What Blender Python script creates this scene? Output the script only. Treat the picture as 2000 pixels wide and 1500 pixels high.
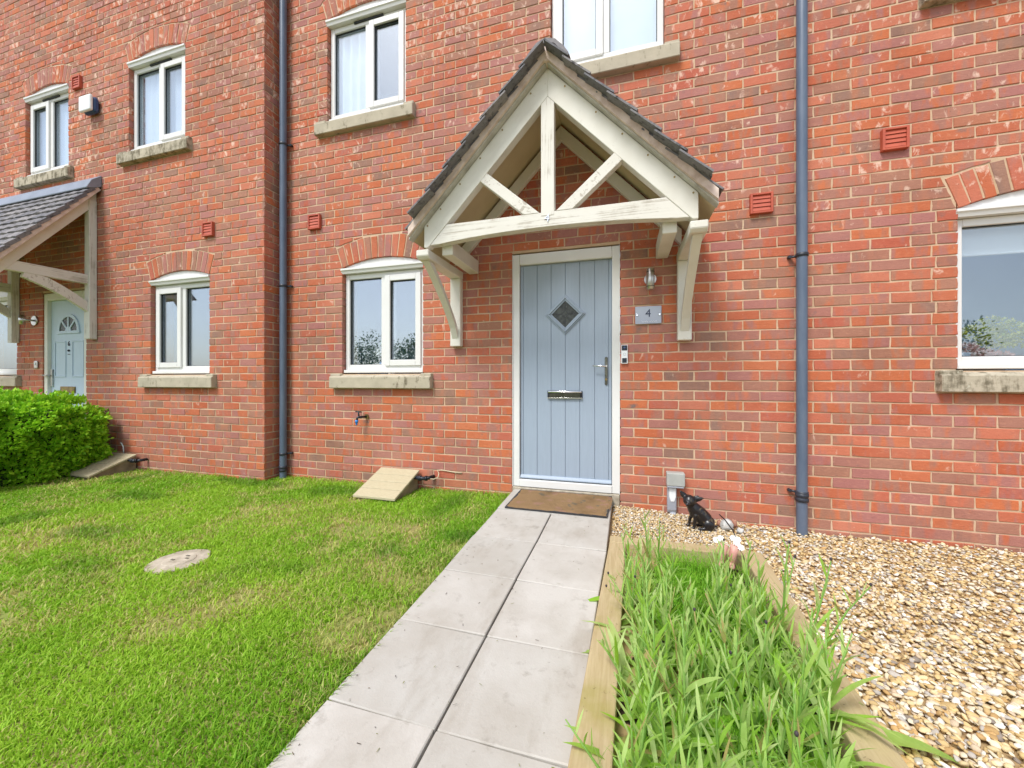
import bpy, bmesh, math, random
import numpy as np
from mathutils import Vector, Matrix, noise as mnoise

random.seed(7); RNG = np.random.default_rng(11)
for o in list(bpy.data.objects): bpy.data.objects.remove(o)
S = bpy.context.scene
COL = S.collection
R = math.radians

# ------------------------------------------------------------------ camera
TH = R(16.25); CAM = Vector((.951, -3.268, .937)); FPX = 750.0; HOR = 743.0
cd = bpy.data.cameras.new('camera'); cam = bpy.data.objects.new('camera', cd); COL.objects.link(cam)
cam.location = CAM; cam.rotation_euler = (R(90), 0, TH)
cd.sensor_fit = 'HORIZONTAL'; cd.sensor_width = 36; cd.lens = 36 * FPX / 2000
cd.shift_y = (HOR - 750) / 2000; cd.clip_start = .02; cd.clip_end = 500
S.camera = cam

# ------------------------------------------------------------------ sky, sun, exposure
SUN_EL, SUN_AZ = 55, 203          # azimuth measured clockwise from +Y (the wall faces -Y)
W = bpy.data.worlds.new('World'); S.world = W; W.use_nodes = True
wn = W.node_tree.nodes; wl = W.node_tree.links; wn.clear()
sky = wn.new('ShaderNodeTexSky'); sky.sky_type = 'NISHITA'; sky.sun_disc = False
sky.sun_elevation = R(SUN_EL); sky.sun_rotation = R(SUN_AZ)
sky.air_density = 1.0; sky.dust_density = 1.6; sky.ozone_density = 1.0; sky.altitude = 50
hs = wn.new('ShaderNodeHueSaturation'); hs.inputs['Saturation'].default_value = .5
bg = wn.new('ShaderNodeBackground'); bg.inputs[1].default_value = .128
wo = wn.new('ShaderNodeOutputWorld')
wl.new(sky.outputs[0], hs.inputs['Color']); wl.new(hs.outputs[0], bg.inputs[0]); wl.new(bg.outputs[0], wo.inputs[0])
sl = bpy.data.lights.new('sun', 'SUN'); sl.energy = 1.8; sl.angle = R(18); sl.color = (1, .98, .945)
so = bpy.data.objects.new('sun', sl); COL.objects.link(so)
az = R(SUN_AZ); el = R(SUN_EL)
sd = Vector((math.sin(az) * math.cos(el), math.cos(az) * math.cos(el), math.sin(el)))
so.rotation_euler = sd.to_track_quat('Z', 'Y').to_euler()
S.view_settings.view_transform = 'Standard'; S.view_settings.look = 'None'
S.view_settings.exposure = .82; S.view_settings.gamma = 1; S.view_settings.use_curve_mapping = False
S.render.engine = 'CYCLES'
try:
    S.cycles.transparent_max_bounces = 12; S.cycles.max_bounces = 8
except Exception: pass

# ------------------------------------------------------------------ materials
def srgb(r, g, b):
    f = lambda c: (c / 255 / 12.92) if c <= 10 else ((c / 255 + .055) / 1.055) ** 2.4
    return (f(r), f(g), f(b), 1)

class NT:
    def __init__(s, name):
        s.m = bpy.data.materials.new(name); s.m.use_nodes = True
        s.t = s.m.node_tree; s.n = s.t.nodes; s.l = s.t.links
        s.p = s.n['Principled BSDF']; s.out = s.n['Material Output']
    def node(s, t, **kw):
        n = s.n.new(t)
        for k, v in kw.items(): setattr(n, k, v)
        return n
    def link(s, a, b): s.l.new(a, b)
    def val(s, sock, v):
        if hasattr(v, 'is_linked') or isinstance(v, bpy.types.NodeSocket): s.l.new(v, sock)
        else: sock.default_value = v
    def math(s, op, a, b=0.0, clamp=False):
        n = s.node('ShaderNodeMath', operation=op, use_clamp=clamp); s.val(n.inputs[0], a); s.val(n.inputs[1], b); return n.outputs[0]
    def mix(s, f, a, b, bt='MIX'):
        n = s.node('ShaderNodeMix', data_type='RGBA', blend_type=bt)
        s.val(n.inputs[0], f); s.val(n.inputs[6], a); s.val(n.inputs[7], b); return n.outputs[2]
    def ramp(s, f, stops, interp='LINEAR'):
        n = s.node('ShaderNodeValToRGB'); n.color_ramp.interpolation = interp
        e = n.color_ramp.elements
        while len(e) < len(stops): e.new(.5)
        for el_, (p, c) in zip(e, stops):
            el_.position = p; el_.color = c if len(c) == 4 else (*c, 1)
        s.val(n.inputs[0], f); return n.outputs[0]
    def mr(s, v, a, b, c=0.0, d=1.0):
        n = s.node('ShaderNodeMapRange'); n.clamp = True
        s.val(n.inputs[0], v)
        for i, q in enumerate((a, b, c, d)): n.inputs[i + 1].default_value = q
        return n.outputs[0]
    def pos(s, scale=(1, 1, 1)):
        g = s.node('ShaderNodeNewGeometry'); m = s.node('ShaderNodeVectorMath', operation='MULTIPLY')
        s.link(g.outputs['Position'], m.inputs[0]); m.inputs[1].default_value = scale; return m.outputs[0]
    def objc(s, scale=(1, 1, 1)):
        g = s.node('ShaderNodeTexCoord'); m = s.node('ShaderNodeVectorMath', operation='MULTIPLY')
        s.link(g.outputs['Object'], m.inputs[0]); m.inputs[1].default_value = scale; return m.outputs[0]
    def noise(s, vec, scale=5, detail=4, rough=.55, w=None, dist=0):
        n = s.node('ShaderNodeTexNoise')
        if w is not None: n.noise_dimensions = '4D'; s.val(n.inputs['W'], w)
        s.val(n.inputs['Vector'], vec); n.inputs['Scale'].default_value = scale
        n.inputs['Detail'].default_value = detail; n.inputs['Roughness'].default_value = rough
        n.inputs['Distortion'].default_value = dist
        return n.outputs[0]
    def bump(s, h, strength=.3, dist=.002):
        b = s.node('ShaderNodeBump'); b.inputs['Strength'].default_value = strength; b.inputs['Distance'].default_value = dist
        s.val(b.inputs['Height'], h); s.link(b.outputs[0], s.p.inputs['Normal']); return b
    def rnd(s, kind):
        if kind == 'island':
            return s.node('ShaderNodeNewGeometry').outputs['Random Per Island']
        return s.node('ShaderNodeObjectInfo').outputs['Random']
    def wn(s, v, k):
        n = s.node('ShaderNodeTexWhiteNoise', noise_dimensions='1D'); s.val(n.inputs['W'], s.math('ADD', s.math('MULTIPLY', v, 917.3), k)); return n.outputs[0]
    def base(s, c, rough=.6, spec=None, metal=None):
        s.val(s.p.inputs['Base Color'], c); s.val(s.p.inputs['Roughness'], rough)
        if spec is not None: s.p.inputs['Specular IOR Level'].default_value = spec
        if metal is not None: s.p.inputs['Metallic'].default_value = metal
        return s.m

def mat_simple(name, c1, c2=None, scale=8, rough=.6, bump=0, bscale=60, metal=None, spec=None, bdist=.002, vec=(1, 1, 1), detail=4):
    t = NT(name); p = t.pos(vec)
    c = c1 if c2 is None else t.mix(t.mr(t.noise(p, scale, detail), .3, .7), c1, c2)
    t.base(c, rough, spec, metal)
    if bump: t.bump(t.noise(p, bscale, 3), bump, bdist)
    return t.m

def mat_brick(name, kind):
    t = NT(name); r = t.rnd(kind); r2 = t.wn(r, 1.7); r3 = t.wn(r, 5.1); r4 = t.wn(r, 9.4)
    w = t.math('MULTIPLY', r, 60.0)
    O1 = srgb(200, 112, 70); O2 = srgb(184, 96, 66); O3 = srgb(202, 120, 92); PU = srgb(168, 114, 112); BR = srgb(158, 118, 97); GR = srgb(118, 104, 100); PK = srgb(234, 204, 184)
    basec = t.ramp(r2, [(0, O1), (.35, O2), (.6, O3), (.8, srgb(183, 95, 74)), (1, O1)])
    band = t.noise(t.pos((11, 11, 3)), 1.0, 3, .6, w, .4)
    amt = t.mr(r3, .2, 1.0, .60, .33)
    n = t.math('SUBTRACT', band, amt)
    pm = t.mr(n, -.05, .08)
    purp = t.mix(r4, PU, BR)
    c = t.mix(t.math('MULTIPLY', pm, .85), basec, purp)
    # some whole bricks greyish brown
    c = t.mix(t.math('MULTIPLY', t.mr(r4, .91, .94), .6), c, t.mix(t.mr(band, .35, .65), BR, GR))
    dk = t.noise(t.pos((8, 8, 9)), 1.0, 3, .6, t.math('ADD', w, 13.0))
    c = t.mix(t.math('MULTIPLY', t.mr(dk, .62, .74), t.mr(r2, .4, .95)), c, GR)
    # pale lime smears, commoner high on the wall
    pz = t.node('ShaderNodeSeparateXYZ'); g = t.node('ShaderNodeNewGeometry'); t.link(g.outputs['Position'], pz.inputs[0])
    hi = t.mr(pz.outputs[2], .8, 4.2, .0, .115)
    sm = t.noise(t.pos((20, 20, 11)), 1.0, 5, .62, t.math('ADD', w, 31.0), .6)
    reg = t.noise(t.pos((.8, .8, 1.1)), 1.0, 2)
    th = t.math('SUBTRACT', t.math('SUBTRACT', .685, hi), t.mr(reg, .45, .7, 0, .05))
    th = t.math('SUBTRACT', th, t.mr(r3, .0, .3, .06, .0))
    c = t.mix(t.math('MULTIPLY', t.mr(t.math('SUBTRACT', sm, th), 0, .10), .8), c, PK)
    mot = t.noise(t.pos((1, 1, 1.4)), 34, 5, .68, t.math('ADD', w, 47.0))
    c = t.mix(t.mr(mot, .56, .74, 0, .5), c, t.mix(.55, c, srgb(92, 58, 46)))
    c = t.mix(t.mr(mot, .46, .28, 0, .45), c, t.mix(.45, c, srgb(236, 176, 138)))
    pit = t.noise(t.pos(), 95, 2, .5, t.math('ADD', w, 71.0)); c = t.mix(t.mr(pit, .70, .76, 0, .75), c, srgb(70, 46, 38))
    fine = t.noise(t.pos(), 160, 3, .65)
    c = t.mix(t.mr(fine, .25, .75, .0, .3), c, t.mix(.4, c, (.03, .02, .017, 1)))
    c = t.mix(t.mr(t.noise(t.pos(), 2.3, 4, .6), .35, .75, .0, .22), c, srgb(206, 158, 138))
    c = t.mix(t.mr(t.noise(t.pos((1.2, 1.2, .5)), 1.0, 5, .65), .5, .78, 0, .30), c, srgb(104, 66, 54))
    t.base(c, .88, .25)
    f2 = t.noise(t.pos((45, 45, 90)), 1.0, 4, .6)
    t.bump(t.math('ADD', t.math('MULTIPLY', f2, .8), t.math('MULTIPLY', t.math('ADD', fine, mot), .6)), .75, .004)
    return t.m
BRICK_I = mat_brick('brick_face', 'object'); BRICK_S = mat_brick('brick_face_far', 'island')

def mat_mortar():
    t = NT('mortar'); p = t.pos()
    c = t.mix(t.mr(t.noise(p, 3, 4), .3, .7), srgb(186, 157, 127), srgb(213, 187, 160))
    c = t.mix(t.mr(t.noise(p, 40, 4), .5, .85, 0, .4), c, srgb(164, 136, 106))
    t.base(c, .95, .1); t.bump(t.noise(p, 140, 4, .7), .7, .003); return t.m
MORTAR = mat_mortar()
UPVC = mat_simple('upvc', srgb(226, 226, 225), srgb(219, 218, 214), 2.2, .32, .05, 400)
UPVC_D = mat_simple('gasket', srgb(40, 42, 44), None, 1, .6)
def mat_cream_paint():
    t = NT('cream_paint'); p = t.pos()
    c = t.mix(t.mr(t.noise(p, 4, 4), .35, .7), srgb(224, 222, 212), srgb(213, 209, 197))
    c = t.mix(t.mr(t.noise(p, 22, 5, .7), .62, .8, 0, .4), c, srgb(150, 138, 112))
    t.base(c, .55, .3); t.bump(t.noise(p, 120, 3), .15, .002); return t.m
CREAM = mat_cream_paint()
def mat_peel(name, axis):
    # weathered cream paint, grain showing through along the given axis
    t = NT(name); sc = {'x': (1.5, 95, 95), 'z': (95, 95, 1.5), 'y': (95, 1.5, 95), 'd': (30, 60, 30)}[axis]
    p = t.pos(sc); gr = t.noise(p, 1.0, 5, .6, None, .6); bl = t.noise(t.pos(), 7, 4, .6)
    m = t.mr(t.math('ADD', gr, t.math('MULTIPLY', bl, .55)), .82, .93)
    c = t.mix(t.noise(t.pos(), 5, 3), srgb(226, 224, 216), srgb(214, 210, 199))
    c = t.mix(t.math('MULTIPLY', m, .6), c, t.mix(gr, srgb(112, 98, 80), srgb(176, 164, 146)))
    t.base(c, .7, .2); t.bump(t.math('ADD', gr, t.math('MULTIPLY', m, -.4)), .45, .003); return t.m
PEEL_X = mat_peel('weathered_paint_along', 'x'); PEEL_Z = mat_peel('weathered_paint_upright', 'z'); PEEL_Y = mat_peel('weathered_paint_deep', 'y'); PEEL_D = mat_peel('weathered_paint_slant', 'd')
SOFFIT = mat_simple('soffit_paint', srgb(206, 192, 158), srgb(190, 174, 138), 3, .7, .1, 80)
UNDERCLOAK = mat_simple('undercloak', srgb(200, 197, 188), srgb(160, 156, 146), 9, .85, .3, 90)
BED = mat_simple('verge_mortar', srgb(226, 208, 196), srgb(192, 170, 156), 14, .95, .3, 70, bdist=.003)
def mat_tile():
    t = NT('roof_tile'); r = t.rnd('object')
    c = t.mix(r, srgb(104, 104, 110), srgb(144, 140, 140))
    n = t.noise(t.pos(), 26, 5, .7)
    c = t.mix(t.mr(n, .52, .7), c, srgb(48, 47, 48)); c = t.mix(t.mr(t.noise(t.pos(), 44, 4), .6, .72, 0, .7), c, srgb(150, 144, 140))
    t.base(c, .82, .3); t.bump(n, .8, .006); return t.m
TILE = mat_tile()
LEAD = mat_simple('lead_flashing', srgb(140, 148, 164), srgb(120, 128, 142), 4, .45, .2, 30)
def mat_sill(name, dirty):
    t = NT(name); p = t.pos()
    c = t.mix(t.mr(t.noise(p, 7, 4), .3, .7), srgb(190, 180, 160), srgb(170, 161, 142))
    st = t.noise(t.pos((26, 26, 4.5)), 1.0, 4, .65); bl = t.noise(p, 14, 5, .7)
    c = t.mix(t.math('MULTIPLY', t.mr(t.math('ADD', st, bl), 1.16 - dirty, 1.32 - dirty * .6), .8), c, srgb(92, 84, 66))
    c = t.mix(t.mr(t.noise(p, 60, 3), .66, .74, 0, .6 * (dirty > .12)), c, srgb(212, 210, 190))
    t.base(c, .92, .15); t.bump(t.noise(p, 110, 4, .7), .6, .003); return t.m
SILL = mat_sill('stone_sill', .05); SILL_D = mat_sill('stone_sill_lichen', .24)
def mat_door(name, col):
    t = NT(name); g = t.noise(t.pos((90, 90, 5)), 1.0, 4, .6)
    t.base(t.mix(t.mr(g, .3, .7), col, tuple(c * .93 for c in col[:3]) + (1,)), .42, .4); t.bump(g, .18, .0015); return t.m
DOOR4 = mat_door('door_blue_grey', srgb(156, 170, 186)); DOOR6 = mat_door('door_pale_blue', srgb(190, 208, 224))
CHROME = mat_simple('chrome', (.78, .78, .78, 1), None, 1, .12, metal=1)
STEEL = mat_simple('brushed_steel', (.62, .61, .58, 1), (.5, .48, .45, 1), 30, .3, metal=1)
CHROME_DKREFL = mat_simple('chrome_dark_reflection', (.20, .20, .19, 1), (.10, .11, .09, 1), 25, .12, metal=1)  # plain chrome, dark reflection of ground and hedge put into its colour
IRON = mat_simple('dark_metal', srgb(64, 66, 72), srgb(44, 44, 48), 20, .4, metal=.7)
BRASSY = mat_simple('old_brass', srgb(176, 150, 96), srgb(120, 106, 72), 30, .35, metal=.8)
def mat_pipe(name):
    t = NT(name); n = t.noise(t.pos((20, 20, 4)), 1.0, 4)
    t.base(t.mix(t.mr(n, .35, .7), srgb(84, 98, 118), srgb(100, 112, 130)), .36, .45); return t.m
PIPE = mat_pipe('grey_plastic_pipe')
CLIP = mat_simple('black_plastic', srgb(48, 54, 66), srgb(36, 40, 48), 12, .45)
VENT = mat_simple('terracotta_plastic', srgb(190, 92, 66), srgb(174, 78, 56), 12, .5)
VENT_D = mat_simple('vent_recess', srgb(96, 40, 32), None, 1, .8)
def mat_glass(name, tint, refl):
    t = NT(name); t.n.remove(t.p)
    tr = t.node('ShaderNodeBsdfTransparent'); tr.inputs[0].default_value = tint
    gl = t.node('ShaderNodeBsdfGlossy'); gl.inputs['Roughness'].default_value = .012; gl.inputs[0].default_value = (.86, .93, 1, 1)
    fr = t.node('ShaderNodeLayerWeight'); fr.inputs[0].default_value = .5
    f = t.math('ADD', t.math('MULTIPLY', t.math('POWER', fr.outputs['Facing'], 5.0), .9), refl, True)
    mx = t.node('ShaderNodeMixShader'); t.val(mx.inputs[0], f); t.link(tr.outputs[0], mx.inputs[1]); t.link(gl.outputs[0], mx.inputs[2])
    b = t.node('ShaderNodeBump'); b.inputs['Strength'].default_value = .05; b.inputs['Distance'].default_value = .004
    t.link(t.noise(t.pos(), 2.5, 1), b.inputs['Height']); t.link(b.outputs[0], gl.inputs['Normal'])
    t.link(mx.outputs[0], t.out.inputs[0]); return t.m
GLASS = mat_glass('window_glass', (.94, .97, .99, 1), .25)
GLASS_R = mat_glass('window_glass_clear', (.94, .97, .99, 1), .18)
ROOM = mat_simple('room_wall', srgb(194, 210, 228), srgb(184, 200, 220), 2, .9)
CURTAIN = mat_simple('net_curtain', srgb(240, 243, 248), srgb(230, 234, 240), 6, .9)
BLIND = mat_simple('roller_blind', srgb(240, 240, 236), None, 1, .9)
OBSC = mat_simple('obscure_glass', srgb(34, 38, 36), srgb(74, 78, 72), 40, .15, 1.0, 60, bdist=.006)
LEADC = mat_simple('lead_came', srgb(44, 44, 46), None, 1, .4, metal=.5)
def mat_paving():
    t = NT('paving_slab'); p = t.pos(); r = t.rnd('object')
    c = t.mix(r, srgb(195, 191, 184), srgb(184, 181, 174))
    c = t.mix(t.mr(t.noise(p, 3.2, 5, .6), .38, .68, 0, .85), c, srgb(170, 164, 154))
    c = t.mix(t.mr(t.noise(p, 11, 6, .7), .58, .76, 0, .55), c, srgb(128, 120, 108))
    c = t.mix(t.mr(t.noise(t.pos((1, .35, 1)), 6, 5, .65, 3.0), .56, .74, 0, .5), c, srgb(148, 138, 124))
    c = t.mix(t.mr(t.noise(t.pos((60, 60, 60)), 1.0, 4, .7), .66, .78, 0, .6), c, srgb(116, 108, 94))
    t.base(c, .85, .25); t.bump(t.math('ADD', t.noise(p, 90, 4, .7), t.noise(p, 14, 3)), .35, .003); return t.m
PAVE = mat_paving()
SOIL = mat_simple('soil', srgb(70, 52, 40), srgb(40, 30, 24), 24, .98, 1, 40, bdist=.01)
LAWN_BASE = mat_simple('lawn_base', srgb(126, 146, 62), srgb(148, 132, 88), 2.6, .98, .8, 60, bdist=.006)
GROUND = mat_simple('ground_earth', srgb(92, 104, 60), srgb(104, 96, 74), .8, .98)
GRAVBASE = mat_simple('gravel_sand', srgb(190, 162, 118), srgb(156, 130, 92), 30, .98, .8, 80)
def mat_attr(name, rough=.6, trans=0, spec=.3, fine=0):
    t = NT(name); a = t.node('ShaderNodeAttribute'); a.attribute_name = 'col'
    c = a.outputs['Color']
    if fine: c = t.mix(t.mr(t.noise(t.pos(), fine, 3), .3, .75, 0, .35), c, t.mix(.45, c, (.06, .045, .03, 1)))
    t.base(c, rough, spec)
    if trans:
        tl = t.node('ShaderNodeBsdfTranslucent'); t.link(c, tl.inputs[0]); mx = t.node('ShaderNodeMixShader'); mx.inputs[0].default_value = trans
        t.link(t.p.outputs[0], mx.inputs[1]); t.link(tl.outputs[0], mx.inputs[2]); t.link(mx.outputs[0], t.out.inputs[0])
    return t.m
GRASSM = mat_attr('grass_blade', .6, .45); PEBBLE = mat_attr('pebble', .78, 0, .2, 70); HEDGEM = mat_attr('hedge_leaf', .5, .3)
def mat_leaf(name, a, b, kind='object', trans=.35):
    t = NT(name); r = t.rnd(kind); c = t.ramp(r, [(0, srgb(196, 178, 120)), (.035, srgb(196, 178, 120)), (.045, a), (1, b)])
    c = t.mix(t.mr(t.noise(t.pos(), 30, 3), .4, .7, 0, .35), c, tuple(x * .7 for x in a[:3]) + (1,))
    t.base(c, .5, .35)
    tl = t.node('ShaderNodeBsdfTranslucent'); t.link(c, tl.inputs[0]); mx = t.node('ShaderNodeMixShader'); mx.inputs[0].default_value = trans
    t.link(t.p.outputs[0], mx.inputs[1]); t.link(tl.outputs[0], mx.inputs[2]); t.link(mx.outputs[0], t.out.inputs[0])
    return t.m
LEAF = mat_leaf('strap_leaf', srgb(154, 204, 62), srgb(212, 230, 158), trans=.5); STEM = mat_leaf('plant_stem', srgb(140, 188, 84), srgb(166, 206, 112))
FLOWER_W = mat_simple('white_petal', srgb(240, 238, 234), None, 1, .6); BUD = mat_simple('dark_bud', srgb(70, 62, 66), srgb(54, 44, 52), 90, .8)
def mat_sleeper(name):
    t = NT(name); p = t.pos()
    g = t.noise(t.pos((70, 5, 70)), 1.0, 5, .6, None, .8)
    c = t.mix(t.mr(g, .3, .7), srgb(190, 172, 136), srgb(170, 150, 112))
    c = t.mix(t.mr(t.noise(p, 5, 4), .55, .72, 0, .55), c, srgb(150, 142, 70))
    c = t.mix(t.mr(t.noise(p, 48, 4), .66, .74, 0, .8), c, srgb(84, 70, 50))
    t.base(c, .85, .2); t.bump(g, .4, .003); return t.m
SLEEPER = mat_sleeper('timber_sleeper')
BOARD = mat_simple('moulded_board', srgb(194, 184, 154), srgb(176, 164, 132), 10, .7, .4, 60, vec=(3, 20, 20))
BOXSIDE = mat_simple('box_side', srgb(168, 148, 120), srgb(120, 104, 84), 9, .85, .3, 60)
def mat_coir():
    t = NT('coir_mat'); p = t.pos(); f = t.noise(p, 240, 3, .7)
    c = t.mix(f, srgb(130, 104, 74), srgb(160, 132, 98))
    v = t.noise(p, 7, 2); c = t.mix(t.mr(v, .58, .64, 0, .55), c, srgb(158, 122, 108)); v2 = t.noise(t.pos((1.3, 1, 1)), 9, 2, .5, 4.0); c = t.mix(t.mr(v2, .60, .67, 0, .6), c, srgb(86, 96, 92))
    c = t.mix(t.mr(t.noise(p, 4, 3), .5, .75, 0, .5), c, srgb(84, 64, 42))
    t.base(c, .98, .05); t.bump(f, 1, .006); return t.m
COIR = mat_coir()
RUBBER = mat_simple('mat_backing', srgb(52, 52, 54), None, 1, .8)
GREYBOX = mat_simple('grey_plastic', srgb(176, 178, 172), srgb(160, 162, 158), 12, .5)
GREYCON = mat_simple('grey_conduit', srgb(168, 172, 180), srgb(150, 154, 164), 8, .45)
WHITEP = mat_simple('white_plastic', srgb(232, 236, 238), None, 1, .35)
NAVY = mat_simple('navy_plastic', srgb(50, 76, 120), None, 1, .35); BLACKP = mat_simple('black_gloss', srgb(34, 40, 52), None, 1, .2)
BLUEP = mat_simple('blue_plastic', srgb(40, 130, 210), None, 1, .4)
PLAQUE = mat_simple('frosted_plaque', srgb(172, 180, 196), srgb(160, 168, 186), 3, .3)
INK = mat_simple('navy_ink', srgb(44, 52, 78), None, 1, .5); PALEINK = mat_simple('pale_ink', srgb(228, 232, 238), None, 1, .5)
def mat_dog():
    t = NT('dog_resin'); n = t.noise(t.pos(), 34, 4, .65)
    c = t.mix(t.mr(n, .56, .74, 0, .75), srgb(30, 28, 30), srgb(128, 112, 78))
    t.base(c, .28, .5); t.bump(t.noise(t.pos(), 130, 3), .25, .002); return t.m
DOGM = mat_dog()
ROCKW = mat_simple('white_rock', srgb(222, 220, 214), srgb(150, 154, 154), 34, .85, .7, 60, bdist=.006); ROCKR = mat_simple('rust_rock', srgb(140, 92, 76), srgb(170, 126, 104), 24, .85, .5, 60)
PINKC = mat_simple('pink_ceramic', srgb(214, 168, 150), srgb(188, 132, 122), 24, .5); CONC = mat_simple('worn_concrete', srgb(198, 188, 170), srgb(150, 140, 122), 16, .95, .7, 70, bdist=.004)
DARKC = mat_simple('dark_cover_mark', srgb(92, 88, 78), srgb(120, 112, 98), 30, .9)

# ------------------------------------------------------------------ mesh building
class MB:
    def __init__(s): s.v = []; s.f = []; s.sm = []
    def add(s, vs, fs, smooth=False):
        o = len(s.v); s.v += [tuple(v) for v in vs]; s.f += [tuple(i + o for i in f) for f in fs]; s.sm += [smooth] * len(fs); return s
    def box(s, x0, x1, y0, y1, z0, z1):
        return s.add([(x0, y0, z0), (x1, y0, z0), (x1, y1, z0), (x0, y1, z0), (x0, y0, z1), (x1, y0, z1), (x1, y1, z1), (x0, y1, z1)],
                     [(0, 3, 2, 1), (4, 5, 6, 7), (0, 1, 5, 4), (1, 2, 6, 5), (2, 3, 7, 6), (3, 0, 4, 7)])
    def prism(s, poly, d0, d1, plane='xz'):
        # extrude a polygon; plane xz is pushed along y, xy along z, yz along x
        def p3(a, b, d): return (a, d, b) if plane == 'xz' else ((a, b, d) if plane == 'xy' else (d, a, b))
        n = len(poly); vs = [p3(a, b, d0) for a, b in poly] + [p3(a, b, d1) for a, b in poly]
        fs = [tuple(range(n)), tuple(range(2 * n - 1, n - 1, -1))] + [(i, i + n, (i + 1) % n + n, (i + 1) % n) for i in range(n)]
        return s.add(vs, fs)
    def tube(s, pts, rad, seg=10, caps=True, smooth=True):
        pts = [Vector(p) for p in pts]; n = len(pts); rr = rad if isinstance(rad, (list, tuple)) else [rad] * n
        vs = []; fs = []; prev = None
        for i, p in enumerate(pts):
            d = (pts[min(i + 1, n - 1)] - pts[max(i - 1, 0)]).normalized()
            u = d.orthogonal().normalized() if prev is None else (prev - d * prev.dot(d)).normalized()
            prev = u; w = d.cross(u)
            for k in range(seg):
                a = 2 * math.pi * k / seg; vs.append(p + (u * math.cos(a) + w * math.sin(a)) * rr[i])
        for i in range(n - 1):
            for k in range(seg):
                a = i * seg + k; b = i * seg + (k + 1) % seg; fs.append((a, b, b + seg, a + seg))
        s.add(vs, fs, smooth)
        if caps:
            o = len(s.v) - n * seg
            s.f.append(tuple(o + k for k in range(seg - 1, -1, -1))); s.sm.append(False)
            s.f.append(tuple(o + (n - 1) * seg + k for k in range(seg))); s.sm.append(False)
        return s
    def ell(s, c, r, rot=None, seg=14, rings=9, lump=0, seed=0):
        vs = []; fs = []; c = Vector(c)
        for i in range(rings + 1):
            t = math.pi * i / rings
            for k in range(seg):
                a = 2 * math.pi * k / seg; v = Vector((math.sin(t) * math.cos(a), math.sin(t) * math.sin(a), math.cos(t)))
                m = 1 + (lump * mnoise.noise(v * 1.7 + Vector((seed, seed * 2, 0))) if lump else 0)
                v = Vector((v.x * r[0], v.y * r[1], v.z * r[2])) * m
                if rot is not None: v = rot @ v
                vs.append(c + v)
        for i in range(rings):
            for k in range(seg):
                a = i * seg + k; b = i * seg + (k + 1) % seg; fs.append((a, a + seg, b + seg, b))
        return s.add(vs, fs, True)
    def lathe(s, c, prof, seg=20, smooth=True):
        c = Vector(c); vs = []; fs = []; n = len(prof)
        for r_, z in prof:
            for k in range(seg):
                a = 2 * math.pi * k / seg; vs.append(c + Vector((r_ * math.cos(a), r_ * math.sin(a), z)))
        for i in range(n - 1):
            for k in range(seg):
                a = i * seg + k; b = i * seg + (k + 1) % seg; fs.append((a, b, b + seg, a + seg))
        return s.add(vs, fs, smooth)
    def mesh(s, name, off=(0, 0, 0), bevel=0, bseg=1, weld=False):
        me = bpy.data.meshes.new(name)
        me.from_pydata([(v[0] - off[0], v[1] - off[1], v[2] - off[2]) for v in s.v], [], s.f)
        me.polygons.foreach_set('use_smooth', s.sm)
        bm = bmesh.new(); bm.from_mesh(me)
        if weld: bmesh.ops.remove_doubles(bm, verts=bm.verts, dist=1e-5)
        bmesh.ops.recalc_face_normals(bm, faces=bm.faces)
        if bevel:
            ed = [e for e in bm.edges if len(e.link_faces) == 2 and e.calc_face_angle(0) > .5]
            bmesh.ops.bevel(bm, geom=ed, offset=bevel, segments=bseg, affect='EDGES', profile=.5)
        bm.to_mesh(me); bm.free(); me.update(); return me

WL = {}                                            # world location of every parent
def wloc(o): return WL.get(o.name, Vector((0, 0, 0))) if o else Vector((0, 0, 0))
def link(o, parent, loc):
    COL.objects.link(o)
    if parent is not None: o.parent = parent
    o.location = Vector(loc) - wloc(parent); WL[o.name] = Vector(loc); return o
def thing(name, label, cat, loc=(0, 0, 0), group=None, kind=None):
    o = bpy.data.objects.new(name, None); o.empty_display_size = .05
    o['label'] = label
    if cat: o['category'] = cat
    if group: o['group'] = group
    if kind: o['kind'] = kind
    return link(o, None, loc)
def obj(name, mb, mat, parent=None, bevel=0, bseg=1, label=None, cat=None, kind=None, group=None, loc=None, weld=False):
    at = Vector(loc) if loc is not None else (wloc(parent) if parent else Vector((0, 0, 0)))
    me = mb.mesh(name, at, bevel, bseg, weld); me.materials.append(mat)
    o = bpy.data.objects.new(name, me)
    if label: o['label'] = label
    if cat: o['category'] = cat
    if kind: o['kind'] = kind
    if group: o['group'] = group
    return link(o, parent, at)
def inst(name, me, parent, loc, rot=None, scale=None):
    o = bpy.data.objects.new(name, me); link(o, parent, loc)
    if rot is not None: o.rotation_euler = rot
    if scale is not None: o.scale = scale
    return o
def text_mesh(name, body, size, mat, parent, loc, rot, extrude=.002):
    cu = bpy.data.curves.new(name, 'FONT'); cu.body = body; cu.size = size; cu.extrude = extrude; cu.align_x = 'CENTER'; cu.align_y = 'CENTER'
    t = bpy.data.objects.new(name + '_tmp', cu); COL.objects.link(t)
    me = bpy.data.meshes.new_from_object(t.evaluated_get(bpy.context.evaluated_depsgraph_get())); bpy.data.objects.remove(t)
    me.materials.clear(); me.materials.append(mat); me.name = name
    return inst(name, me, parent, loc, rot)
def proj(x, y, z):
    v = Vector((x, y, z)) - CAM; X = v.x * math.cos(TH) + v.y * math.sin(TH); Y = -v.x * math.sin(TH) + v.y * math.cos(TH)
    if Y < .05: return None
    return (1000 + FPX * X / Y, HOR - FPX * v.z / Y, Y)
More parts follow.
